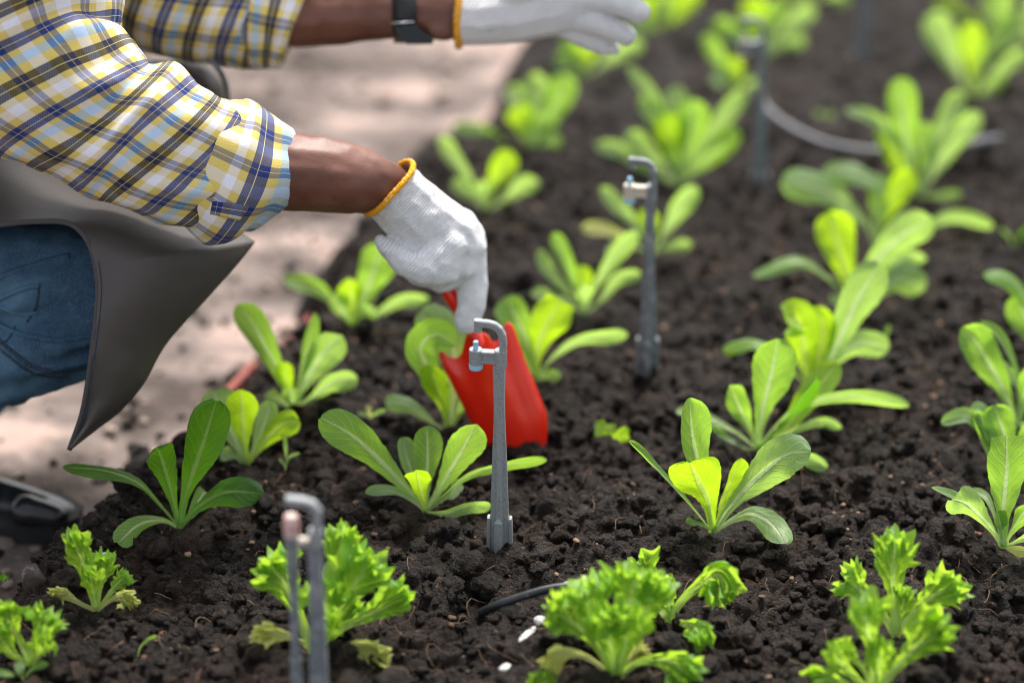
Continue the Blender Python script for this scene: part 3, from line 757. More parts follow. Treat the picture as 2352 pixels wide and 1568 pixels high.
romaine(1118, 484, 'small romaine lettuce right above the knuckles of the lower glove', [
    ([(1080, 420), (1040, 360), (1010, 314)], 50, d(roll=16, off=0, mat='romaine_pale')),
    ([(1130, 430), (1155, 385), (1174, 346)], 76, d(roll=-6, off=0, mat='romaine_backlit')),
    ([(1165, 455), (1200, 425), (1238, 420)], 56, d(roll=16, off=-1, mat='romaine_pale')),
    ([(1085, 450), (1040, 415)], 52, d(roll=14, off=-1, mat='romaine_pale')),
    ([(1115, 450), (1105, 415)], 54, d(roll=0, off=-3, mat='romaine_pale')),
])
romaine(1218, 350, 'tangled bright romaine lettuce between the lower and the upper glove', [
    ([(1205, 300), (1190, 240)], 84, d(roll=-6, off=0, mat='romaine_backlit')),
    ([(1250, 290), (1285, 220), (1300, 170)], 88, d(roll=8, off=2)),
    ([(1165, 330), (1100, 300), (1040, 294)], 42, d(roll=20, off=-1)),
    ([(1250, 330), (1290, 322)], 50, d(roll=10, off=-2, mat='romaine_pale')),
    ([(1230, 260), (1240, 210), (1215, 176)], 76, d(roll=-10, off=4, mat='romaine_pale')),
    ([(1200, 250), (1170, 200)], 60, d(roll=10, off=4, mat='romaine_pale')),
    ([(1240, 310), (1262, 262)], 70, d(roll=10, off=-2, mat='romaine_pale')),
])
romaine(1345, 176, 'romaine lettuce under the fingertips of the upper glove', [
    ([(1345, 140), (1350, 90)], 74, d(roll=0, off=0, mat='romaine_backlit')),
    ([(1380, 150), (1430, 115), (1476, 98)], 56, d(roll=16, off=0, mat='romaine_pale')),
    ([(1310, 160), (1280, 130)], 60, d(roll=10, off=0)),
    ([(1330, 130), (1300, 80)], 60, d(roll=10, off=3)),
])
romaine(1505, 72, 'glowing romaine lettuce past the fingertips of the upper glove', [
    ([(1490, 40), (1470, -10)], 70, d(roll=0, off=0, mat='romaine_backlit')),
    ([(1540, 45), (1575, 0), (1590, -40)], 76, d(roll=12, off=0, mat='romaine_backlit')),
    ([(1530, 30), (1530, -40)], 70, d(roll=-10, off=2)),
    ([(1480, 66), (1450, 50)], 50, d(roll=10, off=-1, mat='romaine_pale')),
])
# ---- frilly lettuces in front
frilly(222, 1402, 'small frilly lettuce seedling with three upright leaves, in front of the shoe', [
    ([(205, 1345), (188, 1285), (166, 1228)], 86, d(roll=10, off=0)),
    ([(228, 1350), (236, 1310), (238, 1272)], 80, d(roll=-20, off=1)),
    ([(215, 1360), (204, 1310)], 58, d(roll=10, off=-2)),
    ([(245, 1370), (268, 1340), (290, 1320)], 52, d(roll=30, off=2)),
    ([(185, 1385), (148, 1365), (118, 1374)], 52, d(roll=-10, off=-1, mat='frilly_yellow')),
    ([(250, 1380), (278, 1370), (306, 1384)], 48, d(roll=10, off=-2, mat='frilly_yellow')),
])
frilly(70, 1526, 'frilly lettuce seedling in the lower left corner', [
    ([(50, 1480), (22, 1430), (8, 1392)], 84, d(roll=20, off=0)),
    ([(85, 1480), (102, 1440), (116, 1408)], 104, d(roll=-10, off=1)),
    ([(88, 1500), (104, 1462)], 70, d(roll=20, off=-3)),
    ([(30, 1500), (-20, 1440)], 70, d(roll=-20, off=-2)),
])
frilly(722, 1500, 'large frilly lettuce right behind the pink topped stake', [
    ([(752, 1400), (772, 1300), (788, 1208)], 96, d(roll=14, off=4)),
    ([(688, 1420), (652, 1340), (618, 1290)], 128, d(roll=10, off=1)),
    ([(768, 1420), (815, 1340), (856, 1284)], 128, d(roll=-14, off=1)),
    ([(790, 1440), (860, 1404), (936, 1354)], 84, d(roll=-10, off=2)),
    ([(690, 1472), (640, 1456), (588, 1456)], 58, d(roll=10, off=-3, mat='frilly_yellow')),
    ([(770, 1500), (824, 1484), (890, 1508)], 66, d(roll=10, off=-4, mat='frilly_yellow')),
    ([(742, 1420), (752, 1340)], 126, d(roll=6, off=-1)),
    ([(738, 1470), (752, 1420)], 90, d(roll=20, off=-5)),
    ([(770, 1440), (808, 1370)], 110, d(roll=20, off=3)),
])
frilly(1414, 1556, 'largest frilly lettuce with dense ruffled leaves, in front of the black hose end', [
    ([(1370, 1480), (1310, 1425), (1262, 1404)], 118, d(roll=10, off=0)),
    ([(1390, 1470), (1358, 1390), (1342, 1334)], 132, d(roll=-10, off=1)),
    ([(1430, 1460), (1450, 1370), (1462, 1310)], 136, d(roll=14, off=2)),
    ([(1450, 1470), (1490, 1390), (1524, 1334)], 104, d(roll=-16, off=1)),
    ([(1402, 1480), (1382, 1410)], 128, d(roll=10, off=-3)),
    ([(1436, 1480), (1444, 1400)], 110, d(roll=-8, off=-3)),
    ([(1350, 1510), (1295, 1500), (1262, 1534)], 62, d(roll=10, off=-3, mat='frilly_yellow')),
    ([(1470, 1520), (1540, 1520), (1596, 1562)], 84, d(roll=10, off=-3)),
    ([(1440, 1520), (1480, 1488)], 52, d(roll=20, off=2, mat='frilly_yellow')),
])
frilly(1538, 1424, 'smaller frilly lettuce with a notched leaf drooping right, behind the largest frilly one', [
    ([(1565, 1380), (1610, 1340), (1650, 1322), (1664, 1378, -2)], 96, d(roll=4, off=-1)),
    ([(1570, 1430), (1600, 1440), (1612, 1474)], 72, d(roll=6, off=-3)),
    ([(1510, 1380), (1480, 1330), (1452, 1290)], 118, d(roll=6, off=2)),
    ([(1500, 1420), (1460, 1418)], 46, d(roll=20, off=-2)),
    ([(1535, 1390), (1510, 1340)], 80, d(roll=10, off=0)),
])
frilly(2058, 1460, 'frilly lettuce with one tall plume leaf, at the right end of the front row', [
    ([(2055, 1390), (2050, 1310), (2056, 1232)], 120, d(roll=6, off=2)),
    ([(2090, 1410), (2140, 1370), (2202, 1332)], 104, d(roll=-10, off=0)),
    ([(2020, 1400), (1970, 1350), (1934, 1326)], 96, d(roll=10, off=2)),
    ([(2066, 1420), (2080, 1350)], 66, d(roll=-20, off=1)),
    ([(2080, 1450), (2106, 1446), (2110, 1480)], 30, d(roll=6, off=-2, mat='frilly_yellow')),
])
frilly(2008, 1592, 'frilly lettuce in front of the tall plumed one, its foot below the picture', [
    ([(2004, 1500), (1990, 1430), (1988, 1384)], 112, d(roll=4, off=0)),
    ([(2060, 1530), (2110, 1480), (2172, 1436)], 122, d(roll=-8, off=0)),
    ([(1985, 1540), (1950, 1500), (1926, 1470)], 60, d(roll=10, off=2)),
    ([(1970, 1560), (1930, 1520), (1920, 1490)], 80, d(roll=10, off=-3)),
    ([(2020, 1540), (2016, 1480)], 80, d(roll=-6, off=-2)),
    ([(1970, 1580), (1900, 1560), (1850, 1566)], 70, d(roll=10, off=-2)),
])
frilly(1244, 1592, 'tiny frilly seedling peeping in at the bottom border left of the largest frilly lettuce', [
    ([(1240, 1565), (1226, 1552)], 56, d(roll=4, off=0)), ([(1250, 1570), (1272, 1556)], 56, d(roll=4, off=0)),
])

# ------------------------------------------------------------------ the bed soil
X, Y, Zb = build_bed(PLANTS); hsoil = height_fn(Zb)

KEEP = [G(x, y)[:2] for x, y in ((1212, 1488), (1200, 1505), (1225, 1470), (1240, 1460), (1163, 1557), (1305, 1373), (1292, 1385), (78, 1352), (2330, 1290), (1175, 1418), (242, 1303), (1150, 1395), (1190, 1380), (1230, 1366), (1270, 1358), (1310, 1354))]
# loose clods lying on the bed
def lumps(name, n, xr, yr, rmin, rmax, powr, mat, label, zf, proto_sub=2, flat=.8, keep=None):
    protos = []
    for k in range(8):
        v, f = (ICO2 if proto_sub == 2 else ICO3)
        q = v*(1 + .34*fbm(v*1.5+k*9.1, 2, 50+k)[:, None] + .24*vnoise(v*3.3+k, 70+k)[:, None] + .14*vnoise(v*7+k, 90+k)[:, None]); protos.append((q, f))
    VV, FF, o = [], [], 0
    x = rng.uniform(*xr, n); y = yr[0]+(yr[1]-yr[0])*rng.random(n)**1.2
    r = rmin + (rmax-rmin)*rng.random(n)**powr
    pl = np.array(PLANTS + KEEP)
    for i in range(n):
        if np.min(np.hypot(pl[:, 0]-x[i], pl[:, 1]-y[i])) < .012 + r[i]: continue
        if keep is not None and not keep(x[i], y[i]): continue
        v, f = protos[i % 8]
        a = rng.uniform(0, 6.28, 3); R = np.array(Matrix.Rotation(a[0], 3, 'Z') @ Matrix.Rotation(a[1], 3, 'X') @ Matrix.Rotation(a[2], 3, 'Y'))
        q = (v*rng.uniform(.7, 1.25, 3)) @ R.T*r[i]*np.array([1, 1, flat]) + np.array([x[i], y[i], zf(x[i], y[i])+r[i]*.25])
        VV.append(q); FF.append(f+o); o += len(q)
    ob = mk(name, np.vstack(VV), np.vstack(FF), mat); return setp(ob, label, kind='stuff')
inbed = lambda x, y: x*PD[0]+y*PD[1]-EDGE > .03
spill = lambda x, y: x*PD[0]+y*PD[1]-EDGE > -.02-.22*rng.random()**3
ztop = lambda x, y: max(hsoil(x, y), PATH_Z)
lumps('soil_clods', 7500, (-.62, .95), (1.9, 3.4), .0018, .008, 2.4, M['soil'], 'loose fine soil crumbs scattered over the whole bed', ztop, keep=spill)
lumps('soil_clods', 1900, (-.5, .9), (1.92, 2.85), .004, .016, 3.4, M['soil'], 'bigger crumbly soil clods lying on the bed', ztop, 3, keep=spill)
lumps('soil_chips', 1700, (-.6, .95), (1.9, 3.6), .0009, .0042, 2.4, M['chip'], 'reddish brown chips mixed into the soil', lambda x, y: hsoil(x, y)+.001, flat=.45, keep=inbed)
tg = G(1195, 1052)
lumps('soil_clods', 160, (tg[0]-.055, tg[0]+.06), (tg[1]-.035, tg[1]+.02), .002, .008, 2, M['soil'], 'loose soil clods heaped where the trowel enters the bed', lambda x, y: hsoil(x, y)+.003)
inpath = lambda x, y: x*PD[0]+y*PD[1]-EDGE < -.01
lumps('path_grit', 1500, (-1.1, .7), (2.3, 4.6), .003, .014, 3, M['gravel'], 'grit and dry litter strewn over the path', lambda x, y: PATH_Z, flat=.5, keep=inpath)

parts = []
for i in range(700):
    x = rng.uniform(-.6, .9); y = 1.95 + 1.3*rng.random()**1.3
    if not inbed(x, y): continue
    L = rng.uniform(.008, .05); a = rng.uniform(0, 6.28); c = rng.normal(0, .6); z = hsoil(x, y)+.001
    t = np.linspace(0, 1, 6); ang = a + c*t*2
    pth = np.stack([x+np.cumsum(np.cos(ang))*L/6, y+np.cumsum(np.sin(ang))*L/6, z*np.ones(6)], -1)
    pth[:, 2] = [max(hsoil(p[0], p[1]), z-.004)+.0012 + .010*abs(c)*L/.05*math.sin(math.pi*k/5) for k, p in enumerate(pth)]
    parts.append(tube(pth, rng.uniform(.00018, .00042), 4, False))
v, f = join(parts); setp(mk('root_fibres', v, f, M['fibre']), 'thin dry root fibres lying across the soil', kind='stuff')

# red clay tiles edging the bed
te = empty('tile_edging', (*(PD*(EDGE-.022)+RD*2.6), PATH_Z), 'row of thin red clay tiles edging the bed along the path', 'edging')
L = .20; k0 = 0
tile_me = None
for k in range(-4, 14):
    s = 2.2 + k*(L+.004)
    c = PD*(EDGE-.022) + RD*s
    bm = bmesh.new(); bmesh.ops.create_cube(bm, size=1)
    if tile_me is None:
        for q in bm.verts: q.co = Vector((q.co.x*.011, q.co.y*L, q.co.z*.12))
        bmesh.ops.bevel(bm, geom=bm.edges[:], offset=.0015, segments=1, affect='EDGES')
        tile_me = bpy.data.meshes.new('tile'); bm.to_mesh(tile_me); tile_me.materials.append(M['tile'])
    bm.free()
    o = bpy.data.objects.new('tile', tile_me); COL.objects.link(o); o.parent = te
    o.location = Vector((c[0], c[1], PATH_Z - .036 + random.uniform(-.022, .020))) - te.location
    o.rotation_euler = (random.uniform(-.02, .02), random.uniform(-.12, .06), -PHI + random.uniform(-.02, .02))

# ------------------------------------------------------------------ sprinkler stakes
UX, UZ = 2.635/F, 2.635/F/CT
def plus_loft(st):
    """cross shaped ribbed shaft: (height, half width, half rib, half depth)"""
    V = []
    for h, r, t, dd in st:
        pts = [(r, t), (r, -t), (t*1.6, -t*1.6), (t, -dd), (-t, -dd), (-t*1.6, -t*1.6), (-r, -t), (-r, t), (-t*1.6, t*1.6), (-t, dd), (t, dd), (t*1.6, t*1.6)]
        V += [(x*UX, y*UX, h*UZ) for x, y in pts]
    n = 12; Fc = [list(map(int, q)) for q in grid_faces(n, len(st), True)]
    Fc += [[(len(st)-1)*n+k for k in range(n)]]
    return np.array(V), Fc
def cyl(x, y, h0, h1, r, ns=18, r2=None, bev=1.2):
    r2 = r if r2 is None else r2
    prof = [(h0, r-bev), (h0+bev, r), (h1-bev, r2), (h1, r2-bev)]
    V = []; a = np.linspace(0, 6.283185, ns, endpoint=False)
    for h, q in prof: V += [((x+q*math.cos(t))*UX, (y+q*math.sin(t))*UX, h*UZ) for t in a]
    Fc = [list(map(int, q)) for q in grid_faces(ns, 4, True)] + [list(range(ns))[::-1], [3*ns+k for k in range(ns)]]
    return np.array(V), Fc
def bar(path, hw, hd):
    """bevelled bar swept along a path in the stake's own plane (x, height)"""
    path = np.array(path, float); p3 = np.stack([path[:, 0]*UX, path[:, 0]*0, path[:, 1]*UZ], -1); T = norm(np.gradient(p3, axis=0))
    V = []; b = .3
    for p, t in zip(p3, T):
        s = np.array([t[2], 0, -t[0]]); e = np.array([0, 1, 0])
        for x, y in [(1, 1-b), (1-b, 1), (-1+b, 1), (-1, 1-b), (-1, -1+b), (-1+b, -1), (1-b, -1), (1, -1+b)]:
            V.append(p + s*x*hw*UX + e*y*hd*UX)
    n = 8; k = len(path); Fc = [list(map(int, q)) for q in grid_faces(n, k, True)] + [list(range(n))[::-1], [(k-1)*n+i for i in range(n)]]
    return np.array(V), Fc
STK = 'sprinkler stakes along the bed'
def stake(px, py, label, rot=0, mats=('stake', 'stake', 'blue'), sink=0, tilt=0, arm_mat=None, scale=1.):
    g = G(px, py, 0); e = empty('sprinkler_stake', (g[0], g[1], -sink), label, 'sprinkler stake', STK)
    e.rotation_euler = (0, tilt, rot); e.scale = (scale,)*3
    def add(name, vf, m, parent=e):
        me_o = mk(name, vf[0] + np.array(e.location), vf[1], M[m], None, smooth=False)
        me_o.data.transform(Matrix.Translation(-e.location)); me_o.parent = parent
        return me_o
    sh = plus_loft([(-80, 3, 2, 3), (-40, 24, 5, 24), (0, 25, 5, 25), (70, 26, 5, 26), (76, 22, 5, 22), (80, 20.5, 5, 20.5), (160, 18, 4.5, 18), (230, 15.5, 4.5, 15.5), (300, 12.5, 5, 12.5), (345, 11.5, 7, 11.5), (424, 12, 8, 12)])
    fins = [bar([(x, -10), (x, 60), (x*.94, 74)], 4.5, 9) for x in (-25, 25)]
    fin2 = []
    for y in (-25, 25):
        v, f = bar([(0, -10), (0, 60), (0, 74)], 9, 4.5); v = v + np.array([0, y*UX, 0]); fin2.append((v, f))
    add('spike', join([sh] + fins + fin2 + [cyl(0, 0, -20, 40, 13, 14)]), mats[0])
    hook = bar([(8, 452), (9, 470), (7, 488), (0, 501), (-10, 508), (-22, 511), (-46, 512)], 8, 8)
    tipb = bar([(-47, 519), (-47, 493)], 8, 7.5)
    b = add('bridge', join([hook, tipb, cyl(3, 0, 420, 456, 14)]), mats[1])
    a = add('arm', join([bar([(0, 440), (-50, 440)], 11, 5), bar([(0, 450), (-50, 450)], 3.5, 9), bar([(0, 430), (-50, 430)], 3.5, 9), cyl(-52, 0, 422, 455, 15)]), arm_mat or mats[1])
    add('nozzle', join([cyl(-52, 0, 454, 472, 6, 12), cyl(-52, 0, 412, 422.5, 15.5)]), mats[2])
    return e
stake(1148, 1258, 'sharp weathered grey sprinkler stake standing in front of the red trowel', -.12, sink=0)
stake(1486, 862, 'blurred grey sprinkler stake with cream arm and pale blue nozzle', -.1, ('stake_smooth', 'stake_smooth', 'blue'), sink=-.012, arm_mat='cream', tilt=-.01)
stake(1746, 428, 'far sprinkler stake with pinkish nozzle, beside the end of the grey hose', .15, ('stake_smooth', 'stake_smooth', 'pink'), sink=.02, tilt=-.04)
stake(1978, 134, 'farthest sprinkler stake, only its shaft below the top border in view', .1, ('stake_smooth', 'stake_smooth', 'pink'), sink=.03)
# near stake: a thick shaft and a slim riser joined under one hook
g = G(737, 1690, 0); fs = empty('sprinkler_stake', (g[0], g[1], 0), 'nearest blurred sprinkler stake with pink nozzle and two parallel shafts', 'sprinkler stake', STK)
def fadd(name, vf, m):
    o = mk(name, vf[0], vf[1], M[m], None, smooth=False); o.parent = fs; return o
KZ = 1.0
fadd('spike', join([plus_loft([(-60, 4, 2, 4), (0, 19, 8, 19), (60, 20, 8, 20), (200, 17, 8, 17), (360, 13, 8, 13), (420, 12, 9, 12)])]), 'stake_smooth')
fadd('riser', join([cyl(-45, 0, -20, 170, 12, 14), cyl(-45, 0, 168, 300, 10.5, 14, 9), cyl(-45, 0, 298, 402, 9, 14, 13), cyl(-45, 0, 400, 428, 15)]), 'stake_smooth')
fadd('bridge', join([bar([(5, 416), (6, 455), (6, 478), (-2, 489), (-16, 494), (-54, 497)], 9, 9), cyl(3, 0, 408, 440, 15)]), 'stake')
fadd('arm', join([bar([(0, 414), (-45, 414)], 9, 8)]), 'cream')
fadd('nozzle', join([cyl(-45, 0, 426, 446, 15), cyl(-45, 0, 444, 466, 17, 18, 13)]), 'pink')
fs.rotation_euler = (0, .012, -.05)

# ------------------------------------------------------------------ hoses
def hose(name, pts, r, mat, label):
    W = []
    for q in pts:
        W.append(G(q[0], q[1], q[2]))
    pth = crom(W, 60); v, f = tube(pth, r, 12); o = mk(name, v, f, M[mat]); return setp(o, label, 'hose')
hose('drip_hose', [(1060, 1430, -.03), (1130, 1394, .010), (1190, 1372, .024), (1260, 1352, .032), (1335, 1345, .034), (1440, 1356, .026), (1560, 1400, -.03)], .0046, 'hose', 'thin black drip hose arching out of the soil behind the largest frilly lettuce')
hose('drip_hose', [(1742, 215, .04), (1760, 250, .05), (1800, 285, .046), (1870, 322, .036), (1950, 343, .034), (2040, 352, .034), (2140, 347, .034), (2215, 335, .034), (2275, 322, .026), (2330, 320, -.03)], .0070, 'hose_grey', 'grey hose curving from the third stake behind the lettuces')

# ------------------------------------------------------------------ stones and small weeds
def stone(px, py, size, mat, label, seed, name='stone', rot=0):
    g = G(px, py, 0); z = float(hsoil(g[0], g[1])); v, f = ICO3
    q = v*(1+.22*fbm(v*1.5+seed, 2, seed)[:, None]+.06*vnoise(v*6, seed)[:, None])*np.array(size)
    c, s = math.cos(rot), math.sin(rot); q = q @ np.array([[c, -s, 0], [s, c, 0], [0, 0, 1]]).T
    e = mk(name, q + np.array([0, 0, size[2]*.75]), f, M[mat]); e.location = (g[0], g[1], z)
    return setp(e, label, 'stone')
stone(1212, 1488, (.0045, .016, .003), 'stone', 'long white flaky stone left of the largest frilly lettuce', 3, rot=-.55)
stone(1240, 1460, (.006, .007, .005), 'stone', 'small white stone touching the tip of the long white one', 4)
stone(1163, 1557, (.008, .007, .004), 'stone', 'rounded white stone at the bottom border', 5)
stone(1305, 1373, (.009, .007, .005), 'stone', 'pale grey white stone half under the black drip hose', 6)
stone(78, 1352, (.012, .011, .018), 'brown_stone', 'upright brown stone lump between the two left frilly seedlings', 8)
stone(2330, 1290, (.008, .007, .005), 'brown_stone', 'small tan pebble under the lowest lettuce at the right border', 9)
stone(1175, 1418, (.012, .010, .008), 'brown_stone', 'crusty tan soil lump just under the end of the black hose', 12)
stone(242, 1303, (.004, .004, .004), 'stone', 'tiny yellowish pebble beside the shaded romaine lettuce', 14)
def weed(px, py, label, leaves, stem=True, name='weed_seedling'):
    g = G(px, py, 0); e = empty(name, (g[0], g[1], float(hsoil(g[0], g[1]))-.002), label, 'weed')
    base = (g[0], g[1], 0, px, py)
    for pts, wpx, m in leaves: leaf(e, base, pts, wpx, roll=14, mat=m, ns=14, nu=7, cup=.1)
    return e
weed(1405, 1010, 'bright low weed seedling on bare soil right of the trowel', [([(1388, 990), (1372, 966)], 30, 'romaine_backlit'), ([(1418, 998), (1446, 986)], 26, 'romaine_backlit'), ([(1404, 990), (1400, 972)], 26, 'romaine_backlit'), ([(1422, 1008), (1446, 1002)], 24, 'romaine_backlit'), ([(1386, 1000), (1366, 990)], 26, 'romaine_backlit')])
weed(656, 1080, 'thin upright sprout in front of the glowing yellow green lettuce', [([(657, 1050), (654, 1000)], 11, 'romaine_pale'), ([(664, 1050), (690, 1040)], 9, 'romaine_pale'), ([(652, 1065), (640, 1052)], 8, 'romaine_pale')])
weed(52, 1562, 'weed seedling with long cotyledons under the lower left frilly lettuce', [([(75, 1535), (111, 1522)], 20, 'romaine'), ([(25, 1548), (-10, 1542)], 20, 'romaine'), ([(47, 1545), (42, 1517)], 26, 'romaine_pale'), ([(70, 1568), (90, 1580)], 18, 'romaine_pale')])
weed(316, 1510, 'single curved grass blade on bare soil right of the lower left frilly lettuces', [([(322, 1486), (340, 1468), (360, 1458)], 9, 'romaine')])
weed(850, 960, 'tiny reddish weed left of the curling romaine lettuce', [([(848, 945), (846, 930)], 14, 'frilly_yellow'), ([(862, 950), (886, 940)], 10, 'romaine_pale'), ([(838, 952), (822, 948)], 10, 'romaine_pale')])
weed(1888, 300, 'blurred yellow green sprout between the hose and the third stake', [([(1890, 270), (1872, 255)], 16, 'romaine_pale'), ([(1900, 275), (1915, 260)], 14, 'romaine')])
weed(2330, 580, 'drooping thin weed right of the fifth romaine lettuce', [([(2322, 550), (2300, 525)], 11, 'romaine'), ([(2345, 540), (2360, 520)], 14, 'romaine_shaded')])
weed(2032, 800, 'thin grass blade rising behind the round right leaf of the third romaine lettuce', [([(2034, 780), (2042, 745)], 12, 'romaine')])
weed(6, 1335, 'small green leaf sprout at the left border under the shoe', [([(10, 1325), (16, 1322)], 22, 'romaine_shaded'), ([(0, 1325), (-14, 1330)], 20, 'romaine_shaded')])
weed(606, 1552, 'tiny green sprout at the bottom border left of the nearest stake', [([(603, 1548), (599, 1540)], 10, 'romaine')])

# ------------------------------------------------------------------ trowel
TY0 = G(1200, 1048)[1]
tr = empty('garden_trowel', tuple(G(1200, 1048)), 'red metal trowel held by the glove, blade pushed into the soil', 'trowel')
LEFT = [(1072, 766), (1056, 790), (1040, 818), (1008, 811), (1012, 830), (1025, 854), (1049, 903), (1073, 951), (1098, 995), (1120, 1025), (1146, 1062)]
RIGHT = [(1122, 772), (1136, 782), (1152, 768), (1165, 742), (1177, 747), (1187, 775), (1209, 836), (1226, 876), (1246, 926), (1254, 968), (1250, 1062)]
# left and right outlines, top to tip
top = crom([(1008, 812), (1016, 806), (1028, 817), (1046, 822), (1060, 812), (1066, 790), (1074, 766), (1096, 760), (1118, 768), (1128, 782), (1140, 784), (1152, 766), (1160, 746), (1170, 740), (1178, 750)], 45)
bot = crom([(1120, 1050), (1150, 1066), (1185, 1078), (1215, 1076), (1240, 1060), (1252, 1040)], 45)
lft = crom([(1008, 812), (1025, 854), (1073, 951), (1120, 1050)], 40); rgt = crom([(1178, 750), (1209, 836), (1238, 906), (1256, 965), (1252, 1040)], 40)
u = np.linspace(0, 1, 45)[None, :, None]; tv = np.linspace(0, 1, 40)[:, None, None]
Q = (1-tv)*top[None] + tv*bot[None] + (1-u)*lft[:, None] + u*rgt[:, None] - ((1-tv)*(1-u)*top[0] + (1-tv)*u*top[-1] + tv*(1-u)*bot[0] + tv*u*bot[-1])
V = np.zeros((40, 45, 3))
for i in range(40):
    for j in range(45):
        uu = j/44*2-1; vq = i/39
        off = .030*(1-vq)**1.2 + .016*uu**2 - .011*math.exp(-(uu/.16)**2)*max(0, 1-vq*2.4)
        V[i, j] = PY(Q[i, j, 0], Q[i, j, 1], TY0 + off)
bl = mk('blade', V.reshape(-1, 3), grid_faces(45, 40), M['red'], tr)
sm = bl.modifiers.new('Solidify', 'SOLIDIFY'); sm.thickness = .0016; sm.offset = 0
NZ = depth(V[0, 20])
hp = [P(1106, 800, NZ-.008), P(1098, 775, NZ-.006), P(1068, 728, 2.768), P(1036, 680, 2.762), P(985, 600, 2.752), P(955, 552, 2.742)]
v, f = tube(crom(hp, 30), np.interp(np.linspace(0, 1, 30), [0, .2, .35, 1], [.004, .006, .0078, .009]), 14); mk('handle', v, f, M['red'], tr)

# ------------------------------------------------------------------ the gardener
pe = empty('person', tuple(G(-60, 1180, PATH_Z)), 'crouching gardener in plaid shirt, grey apron and white gloves, holding a red trowel', 'person')
pe.location[2] = PATH_Z
ZB = 2.86
body = chain([(-430, 380, 2.78, 230), (-250, 20, 2.77, 250), (-80, -320, 2.77, 240)])                   # trunk
body += chain([(-80, -320, 2.77, 150), (20, -560, 2.77, 95), (50, -640, 2.77, 90)])                       # neck
body += chain([(60, -800, 2.77, 165), (110, -720, 2.77, 140)])                                            # head
body += chain([(190, -740, 2.77, 60), (235, -710, 2.77, 30)])                                             # nose and brow
body += chain([(-60, -380, 2.62, 110), (190, 250, 2.60, 70), (300, 330, 2.615, 78)])                      # near upper arm
body += chain([(300, 320, 2.615, 88), (500, 370, 2.635, 92), (640, 392, 2.652, 92), (710, 398, 2.662, 91), (770, 405, 2.67, 87), (830, 415, 2.68, 77), (875, 428, 2.69, 68), (935, 478, 2.715, 58)])
body += chain([(735, 342, 2.655, 34), (850, 385, 2.665, 30), (890, 405, 2.672, 24)])                      # ridge of the forearm
body += chain([(-30, -380, 2.90, 120), (230, -30, 2.88, 95), (330, -10, 2.86, 92)])
body += chain([(330, -10, 2.86, 92), (560, 26, 2.85, 88), (700, 28, ZB, 86), (800, 26, ZB, 78), (900, 24, ZB, 66), (990, 30, ZB, 64), (1100, 30, ZB, 60)])
body += chain([(1000, 70, ZB-.02, 24), (1030, 74, ZB-.02, 22)])                                           # wrist bone
body += chain([(-430, 430, 2.70, 170), (-200, 600, 2.73, 120), (300, 660, 2.73, 95)]) + chain([(300, 670, 2.73, 90), (-350, 930, 2.74, 70), (-520, 1020, 2.78, 55)])
body += chain([(-430, 400, 2.90, 150), (100, 270, 2.94, 110), (420, 240, 2.94, 70)]) + chain([(420, 250, 2.94, 70), (150, 640, 2.94, 64), (-140, 1060, 2.94, 46)])
fuse('body', body, .0034, 8, M['skin'], pe, lambda co, no: .0011*fbm(co*45, 2, 5))
# hair
fuse('hair', chain([(40, -850, 2.77, 165), (10, -800, 2.77, 160)]), .006, 3, M['hair'], pe)

# shirt: sleeves and trunk, lofted from their two contours
def loft(name, stations, mat, parent, ns=96, nl=150, dk=.9, wr=1., seed=0, v0=0, twist=0, closed=False, uvs=(0, 0), folds=(), tilt=0):
    """stations: ((top x, y), (bottom x, y), depth)"""
    st = np.array([[a[0], a[1], b[0], b[1], z] for a, b, z in stations], float)
    c = crom(st, nl); A = np.array([P(q[0], q[1], q[4]) for q in c]); Bq = np.array([P(q[2], q[3], q[4]) for q in c])
    C = (A+Bq)/2; H = (A-Bq)/2; rad = np.linalg.norm(H, axis=1); e1 = norm(H)
    T = norm(np.gradient(C, axis=0)); e2 = norm(np.cross(e1, T))            # towards or away from the camera
    vlen = np.concatenate([[0], np.cumsum(np.linalg.norm(np.diff(C, axis=0), axis=1))])
    ang = np.linspace(0, 2*math.pi, ns+1)
    rm = float(np.median(rad))
    pos = np.stack(np.broadcast_arrays(np.cos(ang)[None, :]*1.3+seed, np.sin(ang)[None, :]*1.3, vlen[:, None]*13), -1)
    sk = np.stack(np.broadcast_arrays(np.cos(ang)[None, :]*1.5+seed*2, np.sin(ang)[None, :]*1.5+vlen[:, None]*9, vlen[:, None]*24), -1)
    dsp = wr*(.0045*vnoise(pos, 11+seed) + .0060*(1-2*np.abs(vnoise(sk, 23+seed))) + .0016*vnoise(sk*2.3, 31+seed))
    for (s_c, wid, amp, lean, th0, tw) in folds:
        x = vlen[:, None]/vlen[-1] - s_c - lean*np.sin(ang-th0)[None, :]
        dsp = dsp + amp*np.exp(-(x/wid)**2)*np.clip(.5+.7*np.cos(ang-tw)[None, :], 0, 1)
    R = rad[:, None] + dsp
    V = C[:, None] + e1[:, None]*(R*np.cos(ang)[None, :])[..., None] + e2[:, None]*(R*dk*np.sin(ang)[None, :])[..., None]
    V = V - T[:, None]*(tilt*((vlen/vlen[-1])**2)[:, None]*np.sin(ang)[None, :])[..., None]
    UVx = np.broadcast_to((ang/(2*math.pi))[None, :]*2*math.pi*rm, R.shape) + uvs[0]
    UVy = np.broadcast_to(vlen[:, None], R.shape) + twist*np.cos(ang-math.pi*.5)[None, :]*0 + uvs[1] + twist*(np.cos(ang)[None, :])
    o = mk(name, V.reshape(-1, 3), grid_faces(ns+1, nl), mat, parent, np.stack([UVx, UVy], -1).reshape(-1, 2))
    m = o.modifiers.new('Solidify', 'SOLIDIFY'); m.thickness = .0016; m.offset = -1
    return o
